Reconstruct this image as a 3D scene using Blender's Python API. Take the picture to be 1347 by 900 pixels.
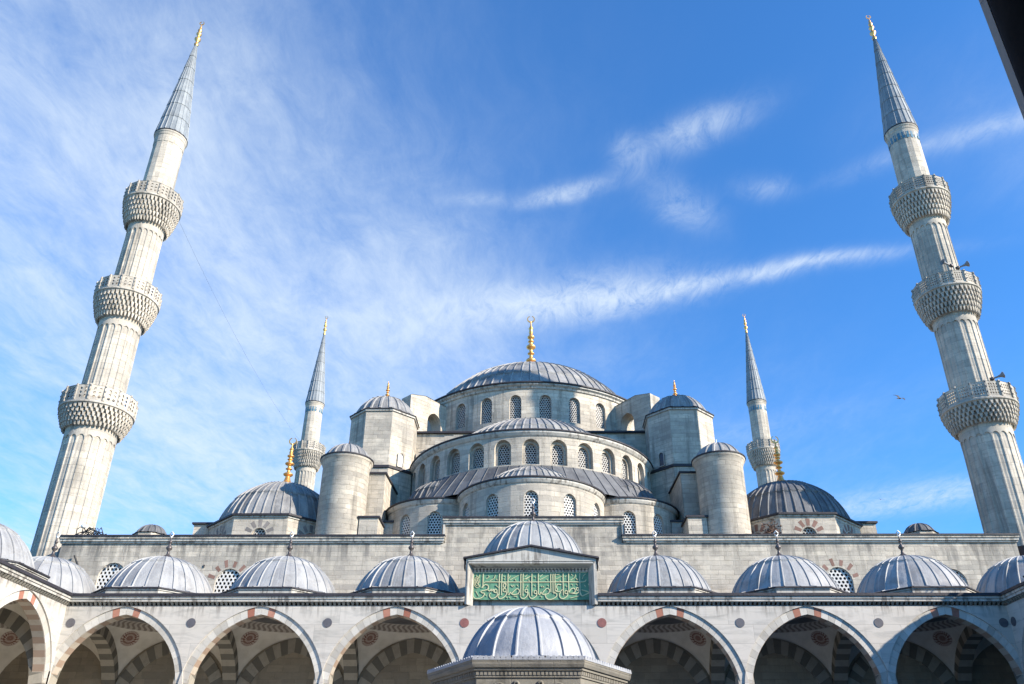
import bpy, math, random
from math import sin, cos, pi, sqrt, atan2, radians, floor
from mathutils import Vector, Matrix
from mathutils.geometry import delaunay_2d_cdt

random.seed(7)
for o in list(bpy.data.objects):
    bpy.data.objects.remove(o, do_unlink=True)
S = bpy.context.scene
COL = S.collection

# ------------------------------------------------------------------ camera
def cam_axes(yaw, pitch, roll):
    f = Vector((sin(yaw)*cos(pitch), cos(yaw)*cos(pitch), sin(pitch)))
    r = Vector((cos(yaw), -sin(yaw), 0)); u = r.cross(f)
    return cos(roll)*r + sin(roll)*u, -sin(roll)*r + cos(roll)*u, f
cd = bpy.data.cameras.new('camera'); cam = bpy.data.objects.new('camera', cd); COL.objects.link(cam)
r_, u_, f_ = cam_axes(-0.0147, 0.4866, 0.0028)
M = Matrix((r_, u_, -f_)).transposed().to_4x4(); M.translation = Vector((0.1858, 0, 1.6))
cam.matrix_world = M
cd.sensor_fit = 'HORIZONTAL'; cd.sensor_width = 36.0; cd.lens = 1090/1347*36
cd.shift_x = -(689.27-673.5)/1347; cd.shift_y = (492.53-450)/1347
cd.clip_start = 0.1; cd.clip_end = 4000
S.camera = cam
S.render.resolution_x = 1024; S.render.resolution_y = 684

# ------------------------------------------------------------------ light
SUN_AZ, SUN_EL = radians(63), radians(27)         # azimuth from -Y towards +X
sdir = Vector((sin(SUN_AZ)*cos(SUN_EL), -cos(SUN_AZ)*cos(SUN_EL), sin(SUN_EL)))
sl = bpy.data.lights.new('sun', 'SUN'); so = bpy.data.objects.new('sun', sl); COL.objects.link(so)
sl.energy = 5.0; sl.angle = radians(0.55); sl.color = (1.0, 0.90, 0.765)
so.rotation_euler = sdir.to_track_quat('Z', 'Y').to_euler(); so.location = (60, -40, 60)
S.view_settings.view_transform = 'Standard'; S.view_settings.look = 'None'
S.view_settings.gamma = 1.0; S.view_settings.use_curve_mapping = False
S.view_settings.exposure = 0.93

# node helper -------------------------------------------------------------
class NT:
    def __init__(s, tree): s.t = tree; tree.nodes.clear()
    def n(s, typ, ins=None, **kw):
        nd = s.t.nodes.new(typ)
        for k, v in kw.items(): setattr(nd, k, v)
        if ins:
            for k, v in ins.items():
                sock = nd.inputs[k]
                if isinstance(v, bpy.types.NodeSocket): s.t.links.new(v, sock)
                else: sock.default_value = v
        return nd
    def math(s, op, a, b=None, clamp=False):
        nd = s.n('ShaderNodeMath', operation=op, use_clamp=clamp)
        for i, v in enumerate((a, b)):
            if v is None: continue
            if isinstance(v, bpy.types.NodeSocket): s.t.links.new(v, nd.inputs[i])
            else: nd.inputs[i].default_value = v
        return nd.outputs[0]
    def mix(s, fac, a, b, blend='MIX'):
        nd = s.n('ShaderNodeMix', data_type='RGBA', blend_type=blend, clamp_factor=True)
        for k, v in ((0, fac), (6, a), (7, b)):
            if isinstance(v, bpy.types.NodeSocket): s.t.links.new(v, nd.inputs[k])
            else: nd.inputs[k].default_value = v if k == 0 else c4(v)
        return nd.outputs[2]
    def ramp(s, fac, lo, hi, a=0.0, b=1.0):
        nd = s.n('ShaderNodeMapRange', {0: fac, 1: lo, 2: hi, 3: a, 4: b}, clamp=True)
        return nd.outputs[0]
    def noise(s, vec, scale, detail=4, rough=0.55, dist=0.0):
        nd = s.n('ShaderNodeTexNoise', {'Vector': vec, 'Scale': scale, 'Detail': detail, 'Roughness': rough, 'Distortion': dist})
        return nd.outputs[0]
    def mapping(s, vec, loc=(0,0,0), rot=(0,0,0), scale=(1,1,1), typ='POINT'):
        return s.n('ShaderNodeMapping', {'Vector': vec, 'Location': loc, 'Rotation': rot, 'Scale': scale}, vector_type=typ).outputs[0]
def c4(c): return (c[0], c[1], c[2], 1.0) if len(c) == 3 else c

# ------------------------------------------------------------------ sky: nishita air + a cirrus layer laid out on a cloud plane
w = bpy.data.worlds.new('World'); S.world = w; w.use_nodes = True
N = NT(w.node_tree)
sky = N.n('ShaderNodeTexSky', sky_type='NISHITA', sun_disc=False, sun_elevation=SUN_EL, sun_rotation=pi-SUN_AZ,
          altitude=50, air_density=1.0, dust_density=0.25, ozone_density=3.0).outputs[0]
gen = N.n('ShaderNodeTexCoord').outputs['Generated']
sep = N.n('ShaderNodeSeparateXYZ', {0: gen})
zc = N.math('MAXIMUM', sep.outputs[2], 0.06)
px = N.math('DIVIDE', sep.outputs[0], zc); py = N.math('DIVIDE', sep.outputs[1], zc)
P = N.n('ShaderNodeCombineXYZ', {0: px, 1: py, 2: 0.0}).outputs[0]
warp = N.n('ShaderNodeTexNoise', {'Vector': P, 'Scale': 2.2, 'Detail': 3.0, 'Roughness': 0.5})
wv = N.n('ShaderNodeVectorMath', {0: warp.outputs[1], 1: (-0.5, -0.5, -0.5)}, operation='ADD').outputs[0]
wv = N.n('ShaderNodeVectorMath', {0: wv, 3: 0.34}, operation='SCALE').outputs[0]
Pw = N.n('ShaderNodeVectorMath', {0: P, 1: wv}, operation='ADD').outputs[0]
def blob(cx, cy, ang, la, lb, amp, src=None):
    m = N.mapping(src or Pw, (cx, cy, 0), (0, 0, radians(ang)), (la, lb, 1), 'TEXTURE')
    l = N.n('ShaderNodeVectorMath', {0: m, 1: m}, operation='DOT_PRODUCT').outputs['Value']
    e = N.math('EXPONENT', N.math('MULTIPLY', l, -1.0))
    return N.math('MULTIPLY', e, amp)
def total(vals):
    v = vals[0]
    for x in vals[1:]: v = N.math('ADD', v, x)
    return v
Pw2 = N.n('ShaderNodeVectorMath', {0: P, 1: N.n('ShaderNodeVectorMath', {0: wv, 3: 0.35}, operation='SCALE').outputs[0]}, operation='ADD').outputs[0]
# thin veil on the left half
veil = total([blob(-0.95, 1.75, 80, 1.1, 0.58, 1.35), blob(-0.60, 1.05, 60, 0.55, 0.34, 0.95), blob(-0.40, 1.62, 0, 0.34, 0.22, 0.75),
              blob(-1.1, 2.6, 0, 0.8, 0.6, 1.0), blob(-2.6, 3.6, 25, 1.9, 0.9, 1.7), blob(0.6, 4.6, 0, 2.2, 1.0, 0.45), blob(-0.25, 1.75, 0, 0.35, 0.16, 0.45), blob(0.9, 1.05, 20, 0.25, 0.16, 0.28),
              blob(0.3, 2.6, 0, 1.0, 0.7, 0.22)])
nv = N.noise(N.mapping(Pw, (0, 0, 0), (0, 0, radians(12)), (1.5, 0.9, 1)), 2.2, 9, 0.62, 0.2)
nq = N.noise(N.mapping(Pw2, (5, 3, 0), (0, 0, radians(30)), (1.9, 0.9, 1)), 7.5, 12, 0.72, 0.5)
nf = N.noise(N.mapping(Pw2, (3, 1, 0), (0, 0, radians(-18)), (2.6, 0.8, 1)), 3.4, 11, 0.70, 0.35)
veil = N.math('MULTIPLY', veil, N.ramp(nv, 0.32, 0.66, 0.34, 1.05))
veil = N.math('MULTIPLY', veil, N.ramp(nf, 0.30, 0.70, 0.55, 1.18))
veil = N.math('MULTIPLY', veil, N.ramp(nq, 0.34, 0.68, 0.66, 1.22))
# denser wisps
wisp = total([blob(0.02, 1.545, -12, 0.22, 0.085, 0.95, Pw2), blob(0.36, 1.475, -14, 0.30, 0.030, 0.95, Pw2), blob(0.58, 1.415, -14, 0.17, 0.017, 0.75, Pw2),
              blob(0.16, 1.53, -12, 0.22, 0.055, 0.6, Pw2), blob(-0.28, 1.60, -10, 0.22, 0.09, 0.45, Pw2),
              blob(0.27, 1.03, -32, 0.085, 0.036, 0.75, Pw2), blob(0.06, 1.18, -18, 0.085, 0.026, 0.85, Pw2), blob(-0.11, 1.19, -5, 0.05, 0.025, 0.4, Pw2),
              blob(0.27, 1.23, 50, 0.08, 0.04, 0.5, Pw2), blob(0.41, 1.18, 10, 0.05, 0.03, 0.4, Pw2), blob(0.155, 1.09, 70, 0.04, 0.025, 0.5, Pw2),
              blob(0.80, 1.02, -28, 0.20, 0.030, 0.55, Pw2), blob(1.35, 2.86, -30, 0.45, 0.14, 0.85, Pw2), blob(0.55, 2.3, -30, 0.4, 0.1, 0.18, Pw2),
              blob(-0.62, 2.05, 8, 0.35, 0.05, 0.35, Pw2), blob(-0.35, 2.0, 20, 0.25, 0.07, 0.4, Pw2)])
nw = N.noise(N.mapping(Pw2, (1, 2, 0), (0, 0, radians(25)), (1.9, 0.9, 1)), 13.0, 12, 0.74, 0.6)
nw2 = N.noise(Pw2, 4.0, 6, 0.6, 0.2)
wisp = N.math('MULTIPLY', wisp, N.math('MULTIPLY', N.ramp(nw, 0.30, 0.66, 0.12, 1.15), N.ramp(nw2, 0.3, 0.62, 0.45, 1.0)))
cl = N.math('ADD', N.math('MULTIPLY', veil, 0.80), N.math('MULTIPLY', wisp, 1.0))
cl = N.math('SUBTRACT', 1.0, N.math('EXPONENT', N.math('MULTIPLY', cl, -1.05)))
tint = N.mix(1.0, sky, (0.50, 1.10, 1.62), 'MULTIPLY')
col = N.mix(cl, tint, (4.5, 5.15, 5.8))
bg = N.n('ShaderNodeBackground', {'Color': col, 'Strength': 0.100})
N.n('ShaderNodeOutputWorld', {'Surface': bg.outputs[0]})

# ------------------------------------------------------------------ materials
MAT = {}
def newmat(name):
    m = bpy.data.materials.new(name); m.use_nodes = True; MAT[name] = m
    return NT(m.node_tree)
def finish(T, color, rough=0.8, bump=None, bstr=0.3, bdist=0.02, metal=0.0, spec=0.3):
    p = T.n('ShaderNodeBsdfPrincipled', {'Metallic': metal, 'Specular IOR Level': spec})
    for k, v in (('Base Color', color), ('Roughness', rough)):
        if isinstance(v, bpy.types.NodeSocket): T.t.links.new(v, p.inputs[k])
        else: p.inputs[k].default_value = c4(v) if k == 'Base Color' else v
    if bump is not None:
        b = T.n('ShaderNodeBump', {'Height': bump, 'Strength': bstr, 'Distance': bdist}); T.t.links.new(b.outputs[0], p.inputs['Normal'])
    T.n('ShaderNodeOutputMaterial', {'Surface': p.outputs[0]})
def mul(c, k): return (c[0]*k, c[1]*k, c[2]*k)

def stone(name, base, bw=0.95, bh=0.40, var=0.16, mortar=0.72, stain=0.5, streak=0.35, warm=0.5, msize=0.012, soot=None):
    T = newmat(name)
    uv = T.n('ShaderNodeUVMap').outputs[0]
    obj = T.n('ShaderNodeNewGeometry').outputs['Position']
    wob = T.n('ShaderNodeTexNoise', {'Vector': obj, 'Scale': 1.3, 'Detail': 4.0})
    wv_ = T.n('ShaderNodeVectorMath', {0: wob.outputs[1], 1: (-0.5, -0.5, -0.5)}, operation='ADD').outputs[0]
    wv_ = T.n('ShaderNodeVectorMath', {0: wv_, 1: (0.30, 0.05, 0.0)}, operation='MULTIPLY').outputs[0]
    uvw = T.n('ShaderNodeVectorMath', {0: uv, 1: wv_}, operation='ADD').outputs[0]
    def bricks(w_, h_, off, ms):
        b = T.n('ShaderNodeTexBrick', {'Vector': uvw, 'Color1': (0.0,0,0,1), 'Color2': (1,1,1,1), 'Mortar': (0.5,0.5,0.5,1), 'Scale': 1.0,
             'Mortar Size': ms, 'Mortar Smooth': 0.5, 'Bias': 0.0, 'Brick Width': w_, 'Row Height': h_}, offset=off, offset_frequency=2, squash=0.75, squash_frequency=3)
        return T.n('ShaderNodeSeparateColor', {0: b.outputs[0]}).outputs[0], b.outputs[1]
    t1, m1 = bricks(bw, bh, 0.43, msize); t2, m2 = bricks(bw*2.7, bh, 0.31, msize)
    tone = T.math('ADD', T.math('MULTIPLY', t1, 0.6), T.math('MULTIPLY', t2, 0.4))
    n1 = T.noise(obj, 0.30, 7, 0.62, 0.4); n2 = T.noise(obj, 1.7, 7, 0.68)
    st = T.noise(T.mapping(obj, scale=(1.5, 1.5, 0.13)), 1.0, 8, 0.66, 0.3)
    ch = T.noise(T.mapping(uvw, scale=(1.0, 5.0, 1.0)), 1.1, 7, 0.7)
    fine = T.noise(obj, 9, 6, 0.74)
    dark = mul(base, 1-var*1.6); light = (min(base[0]*(1+var*0.9)+0.02*warm, .95), base[1]*(1+var*0.85)+0.01*warm, base[2]*(1+var*0.62))
    c = T.mix(tone, dark, light)
    c = T.mix(T.math('MULTIPLY', T.ramp(n2, 0.46, 0.66), 0.35*stain+0.08), c, (base[0]*0.70, base[1]*0.665, base[2]*0.60))
    c = T.mix(T.math('MULTIPLY', T.ramp(ch, 0.53, 0.62), 0.6*stain), c, (base[0]*0.55, base[1]*0.55, base[2]*0.56))
    c = T.mix(T.math('MULTIPLY', T.ramp(n1, 0.46, 0.62), stain*0.62), c, (base[0]*0.48, base[1]*0.50, base[2]*0.52))
    c = T.mix(T.math('MULTIPLY', T.ramp(st, 0.53, 0.66), streak), c, (base[0]*0.26, base[1]*0.265, base[2]*0.26))
    c = T.mix(T.math('MULTIPLY', T.ramp(fine, 0.57, 0.74), 0.38), c, mul(base, 0.50))
    c = T.mix(T.math('MULTIPLY', T.ramp(fine, 0.42, 0.28), 0.35), c, mul(light, 1.12))
    if soot:
        zz = T.n('ShaderNodeSeparateXYZ', {0: obj}).outputs[2]
        dr = T.noise(T.mapping(obj, scale=(3.2, 3.2, 0.35)), 1.0, 6, 0.6)
        k_ = T.math('MULTIPLY', T.ramp(zz, soot[0], soot[1]), T.ramp(dr, 0.44, 0.58))
        k_ = T.math('MULTIPLY', k_, T.ramp(n1, 0.38, 0.52))
        c = T.mix(T.math('MULTIPLY', k_, 0.70), c, (0.085, 0.083, 0.08))
    mm = T.math('MULTIPLY', m1, T.ramp(n2, 0.35, 0.6, 0.25, 1.0))
    c = T.mix(T.math('MULTIPLY', mm, 1.0-mortar+0.05), c, mul(base, 0.30))
    h = T.math('SUBTRACT', T.math('ADD', T.math('MULTIPLY', fine, 0.8), T.math('MULTIPLY', tone, 0.35)), mm)
    finish(T, c, 0.9, h, 0.6, 0.025)
stone('stone_hall', (0.53, 0.475, 0.40), 0.85, 0.27, 0.22, 0.55, 0.80, 0.52, msize=0.016, soot=(13.9, 15.4))
stone('stone_upper', (0.53, 0.475, 0.40), 0.95, 0.33, 0.20, 0.52, 0.9, 0.68, msize=0.018)
stone('stone_minaret', (0.51, 0.46, 0.39), 0.8, 0.50, 0.16, 0.68, 0.80, 0.60, msize=0.018)
stone('stone_carved', (0.52, 0.47, 0.40), 0.8, 0.5, 0.12, 0.7, 1.1, 0.75)
stone('stone_fountain', (0.25, 0.235, 0.20), 0.9, 0.5, 0.14, 0.7, 1.1, 0.9)
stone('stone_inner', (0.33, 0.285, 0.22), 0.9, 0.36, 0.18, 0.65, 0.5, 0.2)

def marble(name, base, bw=2.3, bh=0.86, vein=0.4, red=False):
    T = newmat(name)
    uv = T.n('ShaderNodeUVMap').outputs[0]; obj = T.n('ShaderNodeNewGeometry').outputs['Position']
    br = T.n('ShaderNodeTexBrick', {'Vector': uv, 'Color1': (0,0,0,1), 'Color2': (1,1,1,1), 'Scale': 1.0, 'Mortar Size': 0.008, 'Mortar Smooth': 0.2,
             'Brick Width': bw, 'Row Height': bh}, offset=0.5)
    tone = T.n('ShaderNodeSeparateColor', {0: br.outputs[0]}).outputs[0]
    sh = T.n('ShaderNodeVectorMath', {0: obj, 1: T.n('ShaderNodeCombineXYZ', {0: T.math('MULTIPLY', tone, 7.0), 1: 0.0, 2: T.math('MULTIPLY', tone, 5.0)}).outputs[0]}, operation='ADD').outputs[0]
    vn = T.noise(T.mapping(sh, rot=(0, radians(38), 0), scale=(0.5, 0.5, 2.6)), 1.3, 9, 0.62, 0.9)
    n1 = T.noise(obj, 0.5, 5); st = T.noise(T.mapping(obj, scale=(2.0, 2.0, 0.22)), 1.3, 7, 0.62)
    fine = T.noise(obj, 14, 4, 0.6)
    c = T.mix(tone, mul(base, 0.90), mul(base, 1.06))
    c = T.mix(T.math('MULTIPLY', T.ramp(vn, 0.48, 0.70), vein), c, mul((base[0]*0.96, base[1], base[2]*1.03), 0.56))
    c = T.mix(T.math('MULTIPLY', T.ramp(n1, 0.5, 0.75), 0.25), c, (base[0]*0.86, base[1]*0.80, base[2]*0.68))
    c = T.mix(T.math('MULTIPLY', T.ramp(st, 0.58, 0.75), 0.30), c, mul(base, 0.42))
    zz = T.n('ShaderNodeSeparateXYZ', {0: obj}).outputs[2]
    dr = T.noise(T.mapping(obj, scale=(4.5, 4.5, 0.5)), 1.0, 6, 0.62)
    k_ = T.math('MULTIPLY', T.ramp(zz, 9.75, 10.45), T.ramp(dr, 0.48, 0.60))
    k_ = T.math('MULTIPLY', k_, T.ramp(n1, 0.40, 0.52))
    c = T.mix(T.math('MULTIPLY', k_, 0.75), c, (0.10, 0.085, 0.07))
    c = T.mix(T.math('MULTIPLY', br.outputs[1], 0.5), c, mul(base, 0.4))
    finish(T, c, 0.62, T.math('SUBTRACT', T.math('MULTIPLY', fine, 0.3), br.outputs[1]), 0.35, 0.015, spec=0.4)
marble('marble', (0.49, 0.455, 0.40), vein=0.65)
marble('marble_trim', (0.45, 0.425, 0.375), 1.6, 3.0, 0.25)

def tinted(name, lo, hi, rough=0.8, vein=0.2, nscale=3.0, bump=0.2, bdist=0.02):
    """colour of each block or sheet from the mesh attribute 'tint', plus grain"""
    T = newmat(name)
    t = T.n('ShaderNodeAttribute', attribute_name='tint').outputs['Fac']
    obj = T.n('ShaderNodeNewGeometry').outputs['Position']
    n1 = T.noise(obj, nscale, 7, 0.65); n2 = T.noise(obj, nscale*6, 4, 0.6)
    c = T.mix(t, lo, hi)
    c = T.mix(T.math('MULTIPLY', T.ramp(n1, 0.5, 0.72), vein*1.6), c, mul(lo, 0.62))
    c = T.mix(T.math('MULTIPLY', T.ramp(n2, 0.55, 0.75), vein), c, mul(lo, 0.5))
    finish(T, c, rough, n2, bump, bdist)
tinted('voussoir', (0.36, 0.335, 0.29), (0.55, 0.52, 0.46), 0.7, 0.22)
tinted('voussoir_red', (0.26, 0.10, 0.065), (0.40, 0.20, 0.14), 0.75, 0.35)
tinted('voussoir_stripe', (0.095, 0.09, 0.075), (0.38, 0.345, 0.28), 0.75, 0.16)
tinted('voussoir_rust', (0.31, 0.215, 0.155), (0.48, 0.43, 0.35), 0.75, 0.2)
tinted('red_brick', (0.19, 0.11, 0.085), (0.28, 0.165, 0.13), 0.85, 0.3)
tinted('grey_brick', (0.16, 0.145, 0.135), (0.25, 0.22, 0.20), 0.85, 0.3)

def lead(name, lo, hi, rough=0.42, metal=0.35, streak=0.4, dirt=(0.10, 0.10, 0.11)):
    T = newmat(name)
    t = T.n('ShaderNodeAttribute', attribute_name='tint').outputs['Fac']
    obj = T.n('ShaderNodeTexCoord').outputs['Object']
    geo = T.n('ShaderNodeNewGeometry').outputs['Position']
    s = T.n('ShaderNodeSeparateXYZ', {0: obj})
    ang = T.n('ShaderNodeMath', {0: s.outputs[1], 1: s.outputs[0]}, operation='ARCTAN2').outputs[0]
    cyl = T.n('ShaderNodeCombineXYZ', {0: T.math('MULTIPLY', T.math('COSINE', ang), 9.0), 1: T.math('MULTIPLY', T.math('SINE', ang), 9.0), 2: T.math('MULTIPLY', s.outputs[2], 0.30)}).outputs[0]
    st = T.noise(cyl, 1.0, 6, 0.62)
    n1 = T.noise(geo, 1.4, 7, 0.66); n2 = T.noise(geo, 9.0, 5, 0.65)
    c = T.mix(t, lo, hi)
    c = T.mix(T.math('MULTIPLY', T.ramp(st, 0.47, 0.68), streak), c, dirt)
    c = T.mix(T.math('MULTIPLY', T.ramp(n1, 0.48, 0.66), 0.5), c, mul(hi, 1.15))
    c = T.mix(T.math('MULTIPLY', T.ramp(T.noise(geo, 0.8, 7, 0.7, 0.5), 0.52, 0.66), 0.55), c, (lo[0]*0.74, lo[1]*0.70, lo[2]*0.66))
    c = T.mix(T.math('MULTIPLY', T.ramp(n2, 0.52, 0.76), 0.28), c, mul(lo, 0.6))
    ox = T.noise(cyl, 2.3, 7, 0.7)
    c = T.mix(T.math('MULTIPLY', T.ramp(ox, 0.56, 0.68), 0.45), c, (min(hi[0]*1.45, .6), min(hi[1]*1.45, .6), min(hi[2]*1.42, .6)))
    rg = T.ramp(n1, 0.3, 0.7, rough-0.08, rough+0.14)
    finish(T, c, rg, T.math('ADD', T.math('MULTIPLY', n1, 3.0), n2), 0.35, 0.035, metal, 0.35)
lead('lead_portico', (0.215, 0.215, 0.215), (0.335, 0.333, 0.325), 0.60, 0.03, 0.45, (0.16, 0.165, 0.18))
lead('lead_fountain', (0.26, 0.275, 0.30), (0.375, 0.388, 0.405), 0.55, 0.05, 0.25, (0.18, 0.20, 0.24))
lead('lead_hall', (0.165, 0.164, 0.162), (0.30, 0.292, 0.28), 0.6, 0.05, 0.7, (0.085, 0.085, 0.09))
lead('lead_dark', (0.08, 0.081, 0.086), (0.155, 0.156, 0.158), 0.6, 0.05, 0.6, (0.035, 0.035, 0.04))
lead('lead_edge', (0.022, 0.020, 0.025), (0.04, 0.037, 0.044), 0.6, 0.0, 0.3, (0.02, 0.018, 0.022))
lead('lead_spire', (0.18, 0.20, 0.215), (0.29, 0.31, 0.32), 0.55, 0.06, 0.3, (0.14, 0.155, 0.17))

def plain(name, col, rough=0.6, metal=0.0, var=0.25, scale=6.0, spec=0.5):
    T = newmat(name); obj = T.n('ShaderNodeNewGeometry').outputs['Position']
    n = T.noise(obj, scale, 6, 0.65)
    finish(T, T.mix(T.ramp(n, 0.35, 0.75), mul(col, 1+var*0.4), mul(col, 1-var)), rough, n, 0.15, 0.01, metal, spec)
plain('gold', (0.90, 0.47, 0.15), 0.40, 0.85, 0.12)
plain('dark_bronze', (0.10, 0.085, 0.08), 0.45, 0.5)
plain('pale_metal', (0.72, 0.72, 0.70), 0.4, 0.3)
plain('glass_dark', (0.035, 0.04, 0.055), 0.25, 0.0)
plain('lattice', (0.42, 0.40, 0.37), 0.85, 0.0, 0.3, 3.0)
plain('lattice_white', (0.60, 0.585, 0.55), 0.85, 0.0, 0.15, 3.0)
plain('medallion_red', (0.22, 0.085, 0.07), 0.55)
plain('medallion_grey', (0.095, 0.09, 0.098), 0.5)
plain('panel_green', (0.095, 0.235, 0.14), 0.6, 0.0, 0.40, 5.0)
plain('lettering', (0.52, 0.50, 0.30), 0.5, 0.0, 0.12, 9)
plain('tile_blue', (0.06, 0.17, 0.24), 0.35)
plain('black_cable', (0.03, 0.03, 0.03), 0.6)
plain('speaker_grey', (0.20, 0.20, 0.21), 0.5)
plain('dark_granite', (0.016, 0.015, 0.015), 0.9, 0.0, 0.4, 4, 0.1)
plain('white_feather', (0.10, 0.10, 0.105), 0.8)
plain('grey_feather', (0.06, 0.062, 0.068), 0.8)
plain('dead_leaf', (0.16, 0.09, 0.06), 0.9)

def vault_mat():
    """lime plaster with a painted frieze and a roundel in each corner of the bay"""
    T = newmat('vault_plaster')
    obj = T.n('ShaderNodeTexCoord').outputs['Object']; s = T.n('ShaderNodeSeparateXYZ', {0: obj})
    ax = T.math('ABSOLUTE', s.outputs[0]); ay = T.math('ABSOLUTE', s.outputs[1])
    q = T.n('ShaderNodeCombineXYZ', {0: ax, 1: ay, 2: s.outputs[2]}).outputs[0]
    rel = T.n('ShaderNodeVectorMath', {0: q, 1: (-2.22, -2.22, -3.42)}, operation='ADD').outputs[0]
    d = T.n('ShaderNodeVectorMath', {0: rel}, operation='LENGTH').outputs['Value']
    rs = T.n('ShaderNodeSeparateXYZ', {0: rel})
    a = T.math('ARCTAN2', rs.outputs[2], T.math('SUBTRACT', rs.outputs[0], rs.outputs[1]))
    spokes = T.math('SINE', T.math('MULTIPLY', a, 26.0))
    rings = T.math('SINE', T.math('MULTIPLY', d, 42.0))
    ins = T.ramp(d, 0.44, 0.52, 1.0, 0.0)
    pat = T.math('MULTIPLY', ins, T.ramp(T.math('ADD', spokes, T.math('MULTIPLY', rings, 0.8)), -0.9, 0.5, 0.35, 1.0))
    rad = T.math('SQRT', T.math('ADD', T.math('MULTIPLY', s.outputs[0], s.outputs[0]), T.math('MULTIPLY', s.outputs[1], s.outputs[1])))
    band = T.math('MULTIPLY', T.ramp(rad, 2.42, 2.46, 0, 1), T.ramp(rad, 2.84, 2.88, 1, 0))
    th = T.math('ARCTAN2', s.outputs[1], s.outputs[0])
    wavy = T.math('SINE', T.math('ADD', T.math('MULTIPLY', th, 58.0), T.math('MULTIPLY', T.math('SINE', T.math('MULTIPLY', rad, 14.0)), 2.0)))
    bandp = T.math('MULTIPLY', band, T.ramp(wavy, -0.4, 0.4, 0.45, 0.85))
    n = T.noise(obj, 1.5, 6, 0.6)
    base = T.mix(T.ramp(n, 0.4, 0.75), (0.60, 0.565, 0.49), (0.46, 0.43, 0.36))
    c = T.mix(pat, base, (0.17, 0.075, 0.055))
    c = T.mix(bandp, c, (0.13, 0.10, 0.085))
    finish(T, c, 0.85)
vault_mat()
def paving():
    T = newmat('paving'); obj = T.n('ShaderNodeNewGeometry').outputs['Position']
    br = T.n('ShaderNodeTexBrick', {'Vector': obj, 'Color1': (0.40,0.385,0.35,1), 'Color2': (0.55,0.53,0.48,1), 'Mortar': (0.2,0.19,0.17,1), 'Scale': 1.0, 'Mortar Size': 0.01, 'Brick Width': 1.6, 'Row Height': 0.8})
    n = T.noise(obj, 0.6, 6)
    finish(T, T.mix(T.math('MULTIPLY', T.ramp(n, .45, .7), .4), br.outputs[0], (0.3, 0.29, 0.27)), 0.6, br.outputs[1], -0.3)
    T = newmat('ground'); obj = T.n('ShaderNodeNewGeometry').outputs['Position']; n = T.noise(obj, 0.15, 8, 0.7)
    finish(T, T.mix(n, (0.10, 0.11, 0.06), (0.22, 0.20, 0.16)), 0.95)
paving()

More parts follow.
